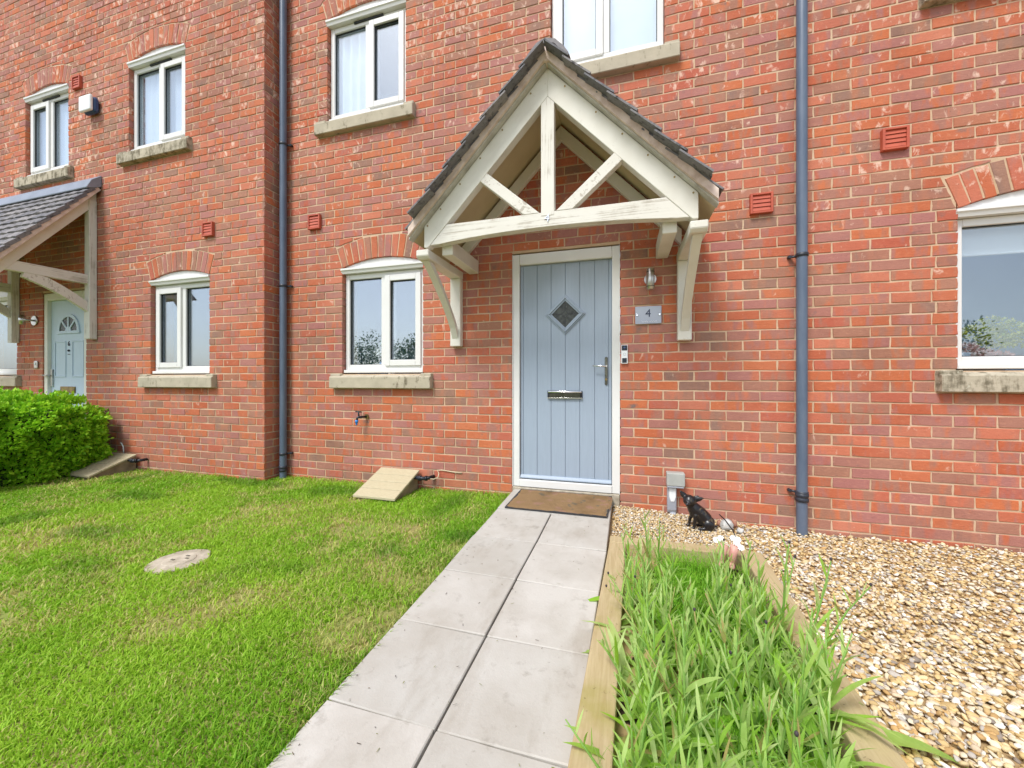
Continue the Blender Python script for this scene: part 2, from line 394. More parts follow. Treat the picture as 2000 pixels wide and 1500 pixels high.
def np_mesh(name, V, F, mat, col=None, kind='stuff', label=None, cat=None, smooth=False):
    me = bpy.data.meshes.new(name); nv = len(V); k = F.shape[1]; nf = len(F)
    me.vertices.add(nv); me.vertices.foreach_set('co', V.astype(np.float32).ravel())
    me.loops.add(nf * k); me.loops.foreach_set('vertex_index', F.astype(np.int32).ravel())
    me.polygons.add(nf); me.polygons.foreach_set('loop_start', np.arange(0, nf * k, k, dtype=np.int32))
    me.polygons.foreach_set('loop_total', np.full(nf, k, dtype=np.int32))
    me.update(calc_edges=True)
    if smooth: me.polygons.foreach_set('use_smooth', np.ones(nf, dtype=bool))
    if col is not None:
        a = me.attributes.new('col', 'FLOAT_COLOR', 'POINT'); c4 = np.ones((nv, 4), np.float32); c4[:, :3] = col; a.data.foreach_set('color', c4.ravel())
    me.materials.append(mat); o = bpy.data.objects.new(name, me); COL.objects.link(o)
    if kind: o['kind'] = kind
    if label: o['label'] = label
    if cat: o['category'] = cat
    return o
def lin(*c): return np.array(srgb(*c)[:3])
def vnoise(X, Y, s, seed=0):
    # cheap smooth value noise for numpy arrays
    r = np.random.default_rng(seed).random((64, 64)); x = X * s + 17.3; y = Y * s + 5.9
    i = np.floor(x).astype(int); j = np.floor(y).astype(int); u = x - i; v = y - j; u = u * u * (3 - 2 * u); v = v * v * (3 - 2 * v)
    g = lambda a, b: r[a % 64, b % 64]
    return (g(i, j) * (1 - u) + g(i + 1, j) * u) * (1 - v) + (g(i, j + 1) * (1 - u) + g(i + 1, j + 1) * u) * v

# ================================================================== houses
CH = .0762; ZB = .5515; JT = .010; AD = .215
def arch_of(o):
    a = (o['x1'] - o['x0']) / 2; r = o['rise']; Rr = (a * a + r * r) / (2 * r)
    return dict(xm=(o['x0'] + o['x1']) / 2, a=a, R=Rr, zc=o['zs'] + r - Rr, ph=math.asin(a / Rr))
def brick_outline(pts, jit):
    out = []
    n = len(pts)
    for i in range(n):
        a = pts[i]; b = pts[(i + 1) % n]
        out.append((a[0] + random.uniform(-jit, jit), a[1] + random.uniform(-jit, jit)))
        if math.hypot(b[0] - a[0], b[1] - a[1]) > .05:
            out.append(((a[0] + b[0]) / 2 + random.uniform(-jit, jit), (a[1] + b[1]) / 2 + random.uniform(-jit, jit)))
    return out
def brick_mesh(mb, pts, depth=.024, jit=.0013, axis='y', at=0.0, tilt=0.0):
    # pts: outline in the wall plane (u, z); the face lies at depth 0 (+at), the body goes back into the wall
    P = brick_outline(pts, jit); cx = sum(p[0] for p in P) / len(P); cz = sum(p[1] for p in P) / len(P); n = len(P)
    ins = .0028
    f = lambda v, c: v - math.copysign(min(ins, abs(v - c) * .5), v - c)
    rings = [[(f(u, cx), f(z, cz), 0) for u, z in P], [(u, z, .0032) for u, z in P], [(u, z, depth) for u, z in P]]
    vs = []
    for rg in rings:
        for u, z, d in rg:
            d = d + tilt * (u - cx)
            vs.append((u, at + d, z) if axis == 'y' else (at - d, u, z))
    fs = [tuple(range(n))]
    for r_ in range(2):
        for i in range(n):
            j = (i + 1) % n; fs.append((r_ * n + i, r_ * n + j, (r_ + 1) * n + j, (r_ + 1) * n + i))
    mb.add(vs, fs)

def lay_wall(house, Y, xa, xb, za, zb, openings, corner_right=False, phase=0.0, par0=0):
    # ---------------- which bricks
    bricks = []                                   # (outline, depth, kind)
    k0 = int(math.floor((za - ZB) / CH)); k1 = int(math.ceil((zb - ZB) / CH))
    for k in range(k0, k1):
        b0 = ZB + k * CH + JT / 2; b1 = b0 + CH - JT; zm = (b0 + b1) / 2
        cuts = []; clips = []
        for o in openings:
            if o['sill'] and o['sill'][2] < zm < o['sill'][3]: cuts.append((o['sill'][0], o['sill'][1], 0, 0, False))
            if o['z0'] < zm < o['zs']: cuts.append((o['x0'], o['x1'], 0, 0, True))
            if o['rise']:
                A = arch_of(o); ze = A['zc'] + (A['R'] + AD) * math.cos(A['ph']); zt = A['zc'] + A['R'] + AD
                sk = lambda z: A['a'] + (z - o['zs']) * math.tan(A['ph']) + JT * .9
                if o['zs'] <= zm < ze: cuts.append((A['xm'] - sk(zm), A['xm'] + sk(zm), sk(b1) - sk(b0), 0, False))
                elif ze <= zm and b0 < zt + JT: clips.append(A)
            elif o.get('flat') and False: pass
        cuts.sort(); segs = []; x = xa; lj = False; ls = 0
        for c in cuts:
            if c[0] > x + .02: segs.append((x, c[0], lj, c[4], ls, c[2]))
            if c[1] > x: x = c[1]; lj = c[4]; ls = c[2]
        if x < xb: segs.append((x, xb, lj, False, ls, 0))
        par = (k + par0) % 2
        for (s0, s1, jl, jr, skl, skr) in segs:
            i0 = int(math.floor((s0 - phase) / .225)) - 1; js = []
            for i in range(i0, i0 + int((s1 - s0) / .225) + 5):
                j = phase + i * .225 + (.1125 if par else 0)
                if s0 + .001 < j < s1 - .001: js.append(j)
            while js and js[0] - s0 < .075:
                if len(js) > 1 and s0 > xa + .001: js[0] = s0 + .1125; break
                js.pop(0)
            while js and s1 - js[-1] < .075:
                if len(js) > 1 and not corner_right: js[-1] = s1 - .1125; break
                js.pop()
            ed = [s0] + js + [s1]
            for i in range(len(ed) - 1):
                u0 = ed[i] + (JT / 2 if i else (JT if (skl or (not jl and s0 > xa)) and s0 > xa and not jl and False else 0)); u1 = ed[i + 1] - (JT / 2 if i < len(ed) - 2 else 0)
                u0 += random.uniform(-.0015, .0015) if i else 0
                if u1 - u0 < .03: continue
                poly = [(u0, b0), (u1, b0), (u1, b1), (u0, b1)]
                if i == 0 and skl: poly[0] = (u0 - skl / 2, b0); poly[3] = (u0 + skl / 2, b1)
                if i == len(ed) - 2 and skr: poly[1] = (u1 + skr / 2, b0); poly[2] = (u1 - skr / 2, b1)
                deep = (i == 0 and jl) or (i == len(ed) - 2 and jr)
                std = None
                for A in clips:
                    Re = A['R'] + AD + JT; xe = Re * math.sin(A['ph'])
                    if u1 < A['xm'] - xe or u0 > A['xm'] + xe: continue
                    E_ = lambda q: (A['zc'] + math.sqrt(max(0, Re * Re - (q - A['xm']) ** 2))) if abs(q - A['xm']) <= xe else -9
                    xs = [u0 + (u1 - u0) * t / 8 for t in range(9)]
                    keep = [q for q in xs if b1 - max(b0, E_(q)) > .009]
                    if len(keep) < 2: poly = None; break
                    poly = [(q, max(b0, E_(q))) for q in keep] + [(keep[-1], b1), (keep[0], b1)]; std = False
                if poly is None: continue
                if std is None and not deep and not (skl and i == 0) and not (skr and i == len(ed) - 2):
                    w = u1 - u0
                    std = 's' if abs(w - .215) < .006 else ('h' if abs(w - .1025) < .006 else None)
                bricks.append((poly, .115 if deep else .024, std or None))
    for o in openings:
        if not o['rise']: continue
        A = arch_of(o); n = max(7, int(round(2 * A['ph'] * (A['R'] + AD / 2) / .0765))); gap = JT / (A['R'] + .1)
        for i in range(n):
            a0 = -A['ph'] + 2 * A['ph'] * i / n + gap / 2; a1 = -A['ph'] + 2 * A['ph'] * (i + 1) / n - gap / 2
            pt = lambda a, r_: (A['xm'] + r_ * math.sin(a), A['zc'] + r_ * math.cos(a))
            dr = random.uniform(-.006, .004)
            bricks.append(([pt(a0, A['R']), pt(a1, A['R']), pt(a1, A['R'] + AD + dr), pt(a0, A['R'] + AD + dr)], .115, None))
    # ---------------- mortar core with the openings left out
    xs = sorted({xa, xb} | {o[q] + (-.008 if q == 'x0' else .008) for o in openings for q in ('x0', 'x1')})
    zs = sorted({za, zb} | {o['z0'] - .008 for o in openings} | {o['zs'] + o['rise'] + .004 for o in openings})
    def hole(x, z): return any(o['x0'] - .0081 < x < o['x1'] + .0081 and o['z0'] - .0081 < z < o['zs'] + o['rise'] + .0041 for o in openings)
    mb = MB(); yf = Y + .0045; yb = Y + .24
    for i in range(len(xs) - 1):
        for j in range(len(zs) - 1):
            if hole((xs[i] + xs[i + 1]) / 2, (zs[j] + zs[j + 1]) / 2): continue
            x0, x1, z0, z1 = xs[i], xs[i + 1], zs[j], zs[j + 1]
            mb.add([(x0, yf, z0), (x1, yf, z0), (x1, yf, z1), (x0, yf, z1)], [(0, 1, 2, 3)])
    for o in openings:
        x0, x1, z0, z1 = o['x0'] - .008, o['x1'] + .008, o['z0'] - .008, o['zs'] + o['rise'] + .004
        mb.add([(x0, yf, z0), (x0, yb, z0), (x0, yb, z1), (x0, yf, z1)], [(0, 1, 2, 3)]); mb.add([(x1, yf, z0), (x1, yb, z0), (x1, yb, z1), (x1, yf, z1)], [(3, 2, 1, 0)])
        mb.add([(x0, yf, z1), (x1, yf, z1), (x1, yb, z1), (x0, yb, z1)], [(0, 1, 2, 3)]); mb.add([(x0, yf, z0), (x1, yf, z0), (x1, yb, z0), (x0, yb, z0)], [(0, 1, 2, 3)])
        if o['rise']:
            A = arch_of(o); n = 16; pl = []
            for i in range(n + 1):
                a = -A['ph'] + 2 * A['ph'] * i / n; pl.append((A['xm'] + (A['R'] + .006) * math.sin(a), A['zc'] + (A['R'] + .006) * math.cos(a)))
            for i in range(n):
                (ax, azz), (bx, bz) = pl[i], pl[i + 1]; t = A['zc'] + A['R'] + .03
                mb.add([(ax, yf - .001, azz), (bx, yf - .001, bz), (bx, yf - .001, t), (ax, yf - .001, t), (ax, yb, azz), (bx, yb, bz)], [(0, 1, 2, 3), (0, 4, 5, 1)])
    return bricks, mb, xs

STD = {}
def std_mesh(kind, v):
    if (kind, v) not in STD:
        w = (.215 if kind == 's' else .1025) / 2; h = (CH - JT) / 2; mb = MB()
        brick_mesh(mb, [(-w, -h), (w, -h), (w, h), (-w, h)], .024, .0024)
        me = mb.mesh('brick'); me.materials.append(BRICK_I); STD[(kind, v)] = me
    return STD[(kind, v)]
def put_bricks(house, wall, bricks, Y, extra=None):
    # the 300 bricks that show largest are parts of their own, the rest one mesh
    sc = []
    for i, (poly, d, kind) in enumerate(bricks):
        q = [proj(u, Y, z) for u, z in poly]
        if any(p is None for p in q): sc.append((0, i)); continue
        cx = sum(p[0] for p in q) / len(q); cy = sum(p[1] for p in q) / len(q)
        a = abs(sum(q[j][0] * q[(j + 1) % len(q)][1] - q[(j + 1) % len(q)][0] * q[j][1] for j in range(len(q)))) / 2
        mu = sum(p[0] for p in poly) / len(poly); mz = sum(p[1] for p in poly) / len(poly)
        if not (-5 < cx < 2005 and -5 < cy < 1505) or mz < -.1: a = 0
        sc.append((a, i))
    top = {i for a, i in sorted(sc, reverse=True)[:300] if a > 0}
    rest = MB()
    for i, (poly, d, kind) in enumerate(bricks):
        at = random.uniform(-.002, .002); tl = random.uniform(-.008, .008)
        if i in top:
            cx = sum(p[0] for p in poly) / len(poly); cz = sum(p[1] for p in poly) / len(poly)
            if kind:
                inst('brick', std_mesh(kind, random.randrange(8)), wall, (cx, Y + at, cz))
            else:
                mb = MB(); brick_mesh(mb, poly, d, .0022, at=Y + at); obj('brick', mb, BRICK_I, wall, loc=(cx, Y, cz))
        else:
            brick_mesh(rest, poly, d, .0022, at=Y + at, tilt=tl)
    if extra: extra(rest)
    obj('brickwork', rest, BRICK_S, wall, kind='stuff')

def opening(x0, x1, z0, zs, rise, sill=None): return dict(x0=x0, x1=x1, z0=z0, zs=zs, rise=rise, sill=sill)
SP1, SP2 = 2.08, 4.65; SB1, SB2 = ZB + 4 * CH, ZB + 38 * CH; ST = 2 * CH
def win_open(x0, x1, up): 
    sb = SB2 if up else SB1
    return opening(x0, x1, sb + ST, SP2 if up else SP1, .075 if x1 - x0 < 1.1 else .105, (x0 - .12, x1 + .11, sb, sb + ST))

YL = -.215; XC = -2.572
house = thing('terraced_house', 'red brick terraced house with blue grey front door and gabled porch', 'house', (.46, 0, -.15))
nhouse = thing('terraced_house', 'projecting red brick house at left with pale blue front door', 'house', (-5.4, YL, -.15))

o_w1 = win_open(-1.80, -.885, False); o_u1 = win_open(-1.985, -1.07, True); o_u2 = win_open(.345, 1.262, True)
o_rw = win_open(3.075, 4.275, False); o_ur = win_open(2.985, 4.185, True); o_d4 = opening(0, .92, -.30, 2.055, 0)
OPC = [o_w1, o_u1, o_u2, o_rw, o_ur, o_d4]
o_la = win_open(-4.60, -3.69, True); o_lb = win_open(-6.595, -5.71, True); o_lg = win_open(-4.235, -3.33, False); o_l2 = win_open(-7.69, -6.785, False)
o_d6 = opening(-6.231, -5.369, -.30, 2.055, 0)
OPL = [o_la, o_lb, o_lg, o_l2, o_d6]

br, core, _ = lay_wall(house, 0, XC - .06, 4.75, -.30, 6.5, OPC, phase=1.026, par0=1)
wall = obj('wall', core, MORTAR, house)
put_bricks(house, wall, br, 0)
br, core, _ = lay_wall(nhouse, YL, -8.6, XC, -.30, 7.2, OPL, corner_right=True, phase=XC + .005, par0=0)
core.add([(XC - .0045, YL + .0045, -.3), (XC - .0045, .02, -.3), (XC - .0045, .02, 7.2), (XC - .0045, YL + .0045, 7.2)], [(0, 1, 2, 3)])
wall6 = obj('wall', core, MORTAR, nhouse)
def ret(rest):
    k0 = int(math.floor((-.3 - ZB) / CH)); k1 = int(math.ceil((7.2 - ZB) / CH))
    for k in range(k0, k1):
        b0 = ZB + k * CH + JT / 2; b1 = b0 + CH - JT
        segs = [(YL, YL + .1025), (YL + .1125, .0)] if k % 2 == 0 else [(YL, .0)]
        for a, b in segs: brick_mesh(rest, [(a, b0), (b, b0), (b, b1), (a, b1)], .024, .0015, 'x', XC + random.uniform(-.0015, .0015))
put_bricks(nhouse, wall6, br, YL, ret)

# ------------------------------------------------------------------ windows
def window(hs_, o, Y, lights, sillmat, trickle=False, label=None, base=None):
    x0, x1 = o['x0'], o['x1']; z0 = o['z0']; zt = o['zs'] - .062; xm = (x0 + x1) / 2
    fy0, fy1 = Y + .045, Y + .115; fw = .052
    nl = len(lights); xs = [x0 + (x1 - x0) * i / nl for i in range(nl + 1)]
    mb = MB(); e = .004
    mb.box(x0 + e, x0 + fw, fy0, fy1, z0 + .035, zt); mb.box(x1 - fw, x1 - e, fy0, fy1, z0 + .035, zt)
    mb.box(x0 + fw, x1 - fw, fy0 + .001, fy1, zt - fw, zt); mb.box(x0 + fw, x1 - fw, fy0 + .001, fy1, z0 + .035, z0 + .035 + fw)
    for i in range(1, nl): mb.box(xs[i] - .032, xs[i] + .032, fy0 + .002, fy1, z0 + .035 + fw, zt - fw)
    w = obj('window', mb, UPVC, hs_, .004, label=label)
    mb = MB(); mb.box(x0 + .006, x1 - .006, Y + .012, fy1, z0 + .004, z0 + .0345); obj('window_board', mb, UPVC, w, .004)
    # arched head board with a small cornice under it
    A = arch_of(o); pl = [(A['xm'] + (A['R'] - .002) * math.sin(a), A['zc'] + (A['R'] - .002) * math.cos(a)) for a in [(-A['ph'] + 2 * A['ph'] * i / 18) for i in range(19)]]
    mb = MB(); mb.prism([(x1 - .003, zt + .055), (x0 + .003, zt + .055)] + pl, Y + .022, Y + .11); obj('head_board', mb, UPVC, w)
    mb = MB(); mb.prism([(Y - .014, zt + .052), (Y - .014, zt + .034), (Y - .004, zt + .026), (Y + .004, zt + .002), (Y + .11, zt + .002), (Y + .11, zt + .054), (Y + .021, zt + .060)], x0 - .012, x1 + .004, 'yz'); obj('cornice', mb, UPVC, w)
    if trickle:
        mb = MB(); mb.box(xm - .16, xm + .18, fy0 - .012, fy0, zt - .021, zt - .004); obj('trickle_vent', mb, UPVC_D, w)
    for i, L in enumerate(lights):
        a = xs[i] + (fw if i == 0 else .032); b = xs[i + 1] - (fw if i == nl - 1 else .032); c = z0 + .035 + fw; d = zt - fw
        if L == 'S':
            a -= .012; b += .012; c -= .014; d += .012; sw = .058
            mb = MB()
            mb.box(a, a + sw, fy0 - .017, fy0 + .03, c, d); mb.box(b - sw, b, fy0 - .017, fy0 + .03, c, d)
            mb.box(a + sw, b - sw, fy0 - .0165, fy0 + .03, c, c + sw); mb.box(a + sw, b - sw, fy0 - .0165, fy0 + .03, d - sw, d)
            s = obj('sash', mb, UPVC, w, .005, 2)
            a += sw; b -= sw; c += sw; d -= sw; py = fy0 + .004
        else: py = fy0 + .022
        g = .005; mb = MB()
        for q in ((a, a + g, c, d), (b - g, b, c, d), (a + g, b - g, c, c + g), (a + g, b - g, d - g, d)): mb.box(q[0], q[1], py - .004, py + .01, q[2], q[3])
        obj('gasket', mb, UPVC_D, w)
        mb = MB(); mb.box(a, b, py + .012, py + .018, c, d); obj('pane', mb, GLASS_R if base else GLASS, w)
    sx0, sx1, sz0, sz1 = o['sill']
    mb = MB(); mb.prism([(Y - .058, sz0 + .004), (Y - .058, sz1 - .038), (Y - .05, sz1 - .032), (Y + .03, sz1 - .008), (Y + .1, sz1 - .008), (Y + .1, sz0 + .004)], sx0 + .004, sx1 - .004, 'yz')
    s = obj('sill', mb, sillmat, w, .005)
    mb = MB()
    for q0, q1 in ((sx0 + .0045, x0 + .005), (x1 - .005, sx1 - .0045)): mb.box(q0, q1, Y - .04, Y + .02, sz1 - .036, sz1 - .004)
    obj('sill_stool', mb, sillmat, w, .006)
    mb = MB(); r0, r1, rz0, rz1, ry = x0 - .25, x1 + .25, z0 - .08, o['zs'] + .2, Y + 1.3
    if base: ry = Y + base
    v = [(r0, Y + .135, rz0), (r1, Y + .135, rz0), (r1, ry, rz0), (r0, ry, rz0), (r0, Y + .135, rz1), (r1, Y + .135, rz1), (r1, ry, rz1), (r0, ry, rz1)]
    mb.add(v, [(0, 1, 2, 3), (4, 7, 6, 5), (1, 5, 6, 2), (2, 6, 7, 3), (3, 7, 4, 0)]); obj('room', mb, ROOM, hs_)
    return w
window(house, o_w1, 0, 'FS', SILL); window(house, o_u1, 0, 'FS', SILL, True); window(house, o_u2, 0, 'SF', SILL, True)
window(house, o_rw, 0, 'F', SILL_D, base=1.1); window(house, o_ur, 0, 'SF', SILL_D, True)
window(nhouse, o_la, YL, 'FS', SILL_D, True); window(nhouse, o_lb, YL, 'SF', SILL_D, True); window(nhouse, o_lg, YL, 'SF', SILL); window(nhouse, o_l2, YL, 'F', SILL)

# ------------------------------------------------------------------ front door of the middle house
def wedge(mb, pts, y0, y1): mb.prism(pts, y0, y1)
mb = MB(); fw = .064
mb.box(0.004, fw, .012, .115, .001, 2.05); mb.box(.92 - fw, .916, .012, .115, .001, 2.05); mb.box(fw, .92 - fw, .0125, .115, 2.05 - fw - .03, 2.05)
dframe = obj('door_frame', mb, UPVC, house, .006, 2)
mb = MB(); mb.box(fw, .92 - fw, .004, .115, .002, .066); obj('threshold', mb, UPVC, dframe, .006, 2)
mb = MB(); mb.box(0.001, .006, .002, .03, .0, 2.05); mb.box(.914, .919, .002, .03, 0, 2.05); obj('sealant', mb, UPVC, dframe)
mb = MB(); mb.box(.067, .853, .0485, .09, .070, 1.954); door = obj('door', mb, DOOR4, house)
pe = [.0675, .092, .218, .342, .466, .589, .714, .829, .8525]
DC = (.466, 1.507); DH = .172
for i in range(len(pe) - 1):
    a, b = pe[i] + .0013, pe[i + 1] - .0013
    mb = MB(); mb.box(a, b, .040, .049, .102, 1.953); obj('plank', mb, DOOR4, door, .0022)
mb = MB(); mb.prism([(.016, .075), (.016, .084), (.034, .104), (.048, .104), (.048, .073)], .0685, .8515, 'yz'); obj('weather_bar', mb, DOOR4, door, .002)
def dia(r_): return [(DC[0] + r_, DC[1]), (DC[0], DC[1] + r_), (DC[0] - r_, DC[1]), (DC[0], DC[1] - r_)]
def ring(mb, ro, ri, y0, y1):
    a, b = dia(ro), dia(ri)
    for i in range(4): j = (i + 1) % 4; mb.prism([a[i], a[j], b[j], b[i]], y0, y1)
mb = MB(); ring(mb, DH, .156, .028, .041); ring(mb, .1555, .136, .018, .041); ring(mb, .1355, .116, .027, .041)
dl = obj('diamond_light', mb, DOOR4, door, .003, 2)
mb = MB(); mb.prism(dia(.118), .036, .0395); obj('pane', mb, OBSC, dl)
mb = MB(); ring(mb, .036, .029, .0345, .036)
for dx, dz in ((1, 0), (-1, 0), (0, 1), (0, -1)):
    x, z = DC; a = .034; b = .113
    mb.box(*sorted((x + dx * a - .003 * abs(dz), x + dx * b + .003 * abs(dz))), .0345, .036, *sorted((z + dz * a - .003 * abs(dx), z + dz * b + .003 * abs(dx))))
obj('lead_strip', mb, LEADC, dl)
mb = MB(); mb.prism([(.809 + .012 * math.cos(t) + 0, (1.122 if math.sin(t) > 0 else .910) + .012 * math.sin(t)) for t in [2 * math.pi * (i + .5) / 16 for i in range(16)]], .030, .0395)
hnd = obj('handle', mb, CHROME_DKREFL, door, .002)
mb = MB(); mb.tube([(.809, .031, 1.056), (.809, -.012, 1.056)], .009, 12); mb.tube([(.811, -.013, 1.056), (.77, -.016, 1.057), (.70, -.012, 1.058)], [.0095, .008, .0065], 10); obj('lever', mb, CHROME, hnd)
mb = MB(); mb.tube([(.809, .031, .945), (.809, .024, .945)], .009, 12); obj('lock_cylinder', mb, BRASSY, hnd)
mb = MB(); mb.box(.312, .612, .026, .0395, .780, .848); lb = obj('letterbox', mb, IRON, door, .003)
mb = MB(); mb.tube([(.318, .028, .838), (.606, .028, .838)], .009, 8); mb.box(.312, .612, .021, .027, .7795, .7905); obj('flap_rail', mb, CHROME, lb, .001)
mb = MB(); mb.box(.33, .594, .0225, .0255, .792, .829); obj('flap', mb, CHROME_DKREFL, lb, .001)
# door of the house on the left
mb = MB(); a, b = -6.231, -5.369
mb.box(a + .004, a + .07, YL + .012, YL + .115, -.1, 2.05); mb.box(b - .07, b - .004, YL + .012, YL + .115, -.1, 2.05); mb.box(a + .07, b - .07, YL + .0125, YL + .115, 1.96, 2.05)
obj('door_frame', mb, CREAM, nhouse, .006, 2)
mb = MB(); mb.box(a + .072, b - .072, YL + .05, YL + .095, .0, 1.957); d6 = obj('door', mb, DOOR6, nhouse)
xm = (a + b) / 2
def arcpts(r0, cx, cz, a0, a1, n=14): return [(cx + r0 * math.cos(a0 + (a1 - a0) * i / n), cz + r0 * math.sin(a0 + (a1 - a0) * i / n)) for i in range(n + 1)]
fz = 1.565
mb = MB(); o1 = arcpts(.215, xm, fz, 0, math.pi); i1 = arcpts(.178, xm, fz, 0, math.pi)
for i in range(14): mb.prism([o1[i], o1[i + 1], i1[i + 1], i1[i]], YL + .036, YL + .0495)
mb.box(xm - .225, xm + .225, YL + .034, YL + .0495, fz - .034, fz - .001)
for an in (45, 90, 135):
    c_, s_ = math.cos(R(an)), math.sin(R(an)); w_ = .011
    mb.prism([(xm + .05 * c_ - w_ * s_, fz + .05 * s_ + w_ * c_), (xm + .05 * c_ + w_ * s_, fz + .05 * s_ - w_ * c_), (xm + .185 * c_ + w_ * s_, fz + .185 * s_ - w_ * c_), (xm + .185 * c_ - w_ * s_, fz + .185 * s_ + w_ * c_)], YL + .037, YL + .0495)
hub = arcpts(.055, xm, fz, 0, math.pi, 8)
mb.prism(hub, YL + .0375, YL + .0495)
fan = obj('fanlight', mb, DOOR6, d6)
mb = MB(); mb.prism(arcpts(.18, xm, fz, 0, math.pi), YL + .044, YL + .0485); obj('pane', mb, OBSC, fan)
for sx in (-1, 1):
    for z0, z1 in ((.98, 1.44), (.16, .72)):
        mb = MB(); p0, p1 = sorted((xm + sx * .06, xm + sx * .29))
        for q in ((p0, p1, z0, z0 + .018), (p0, p1, z1 - .018, z1), (p0, p0 + .018, z0 + .018, z1 - .018), (p1 - .018, p1, z0 + .018, z1 - .018)): mb.box(q[0], q[1], YL + .043, YL + .0495, q[2], q[3])
        obj('moulding', mb, DOOR6, d6, .003)
mb = MB(); mb.box(a + .094, a + .122, YL + .03, YL + .0495, .86, 1.08); h6 = obj('handle', mb, STEEL, d6, .003); mb = MB(); mb.tube([(a + .108, YL + .03, 1.0), (a + .108, YL - .01, 1.0), (a + .03, YL - .014, 1.0)], .009, 8); obj('lever', mb, STEEL, h6)
mb = MB(); mb.box(xm - .15, xm + .13, YL + .034, YL + .0495, .78, .86); obj('letterbox', mb, BRASSY, d6, .004)
text_mesh('number', '6', .085, IRON, d6, (xm, YL + .047, 1.40), (R(90), 0, 0), .003)
mb = MB(); mb.ell((xm, YL + .045, 1.315), (.018, .012, .014)); mb.box(xm - .02, xm + .02, YL + .044, YL + .0495, 1.265, 1.272); obj('knocker', mb, IRON, d6)
mb = MB(); mb.box(.003, .917, -.004, .13, -.30, -.003); obj('doorstep', mb, CONC, house, .004)

# ================================================================== gabled porch canopy
PX, PF, PAX, PHW, MS = .44, -.63, 3.115, .96, 1.04          # centre, front face, rafter top apex, half width
porch = thing('porch_canopy', 'gabled porch canopy with dark tiles and cream timber truss over blue grey door', 'porch', (PX, 0, 1.245))
VD = .198                                        # rafter depth measured vertically
def rafter(sg, y0, y1, top=0.0, vd=VD, mat=CREAM, name='rafter', foot=None):
    f = foot or PHW; pl = [(PX, PAX + top), (PX + sg * f, PAX + top - MS * f)]
    if name == 'rafter': pl += [(PX + sg * f, PAX - VD - MS * (f - .035)), (PX + sg * (f - .035), PAX - VD - MS * (f - .035))]
    else: pl += [(PX + sg * f, PAX + top - MS * f - vd)]
    pl += [(PX, PAX + top - vd)]
    mb = MB(); mb.prism(pl, y0, y1); return obj(name, mb, mat, porch, .003)
for sg in (-1, 1): rafter(sg, PF, PF + .072)
mb = MB(); mb.prism([(PX - .0465, 2.085), (PX + .0465, 2.085), (PX + .0465, PAX - VD - .0505), (PX, PAX - VD - .002), (PX - .0465, PAX - VD - .0505)], PF - .002, PF + .06); obj('king_post', mb, PEEL_Z, porch, .003)
# tie beam with a hollowed underside
tb = []; HB = (PAX - VD - 1.968) / MS - .003; HT = (PAX - VD - 2.112) / MS - .003
for i in range(25):
    u = -1 + 2 * i / 24; tb.append((PX + HB * u, 1.968 + .042 * max(0, 1 - (abs(u) / .93) ** 2.2)))
mb = MB(); mb.prism(tb + [(PX + HT, 2.112), (PX - HT, 2.112)], PF + .001, PF + .066); tie = obj('tie_beam', mb, PEEL_X, porch, .003)
text_mesh('number', '4', .075, CHROME, tie, (PX - .003, PF - .003, 2.066), (R(90), R(8), 0), .002)
for sg in (-1, 1):
    p0 = Vector((PX + sg * .475, 0, PAX - VD - MS * .475)); p1 = Vector((PX + sg * .115, 0, 2.112)); d = (p1 - p0).normalized(); n = Vector((-d.z, 0, d.x)) * .037
    e0 = p0 - d * .0; q = [(p0 + n + d * (.037 if sg < 0 else -.037) * 0), (p1 + n), (p1 - n), (p0 - n)]
    # cut the ends along the beam and the rafter
    def onbeam(p): return p + d * ((2.1115 - p.z) / d.z)
    pa, pb = onbeam(p1 + n), onbeam(p1 - n)
    def onraft(p): # walk back along d to the rafter underside z = PAX - VD - |x - PX|
        t = ((PAX - VD) - MS * sg * (p.x - PX) - p.z) / (d.z + MS * sg * d.x) if abs(d.z + MS * sg * d.x) > 1e-3 else 0
        return p + d * t
    ra, rb = onraft(p0 + n), onraft(p0 - n)
    mb = MB(); mb.prism([(ra.x, ra.z), (pa.x, pa.z), (pb.x, pb.z), (rb.x, rb.z)], PF - .001, PF + .06); obj('strut', mb, PEEL_D, porch, .003)
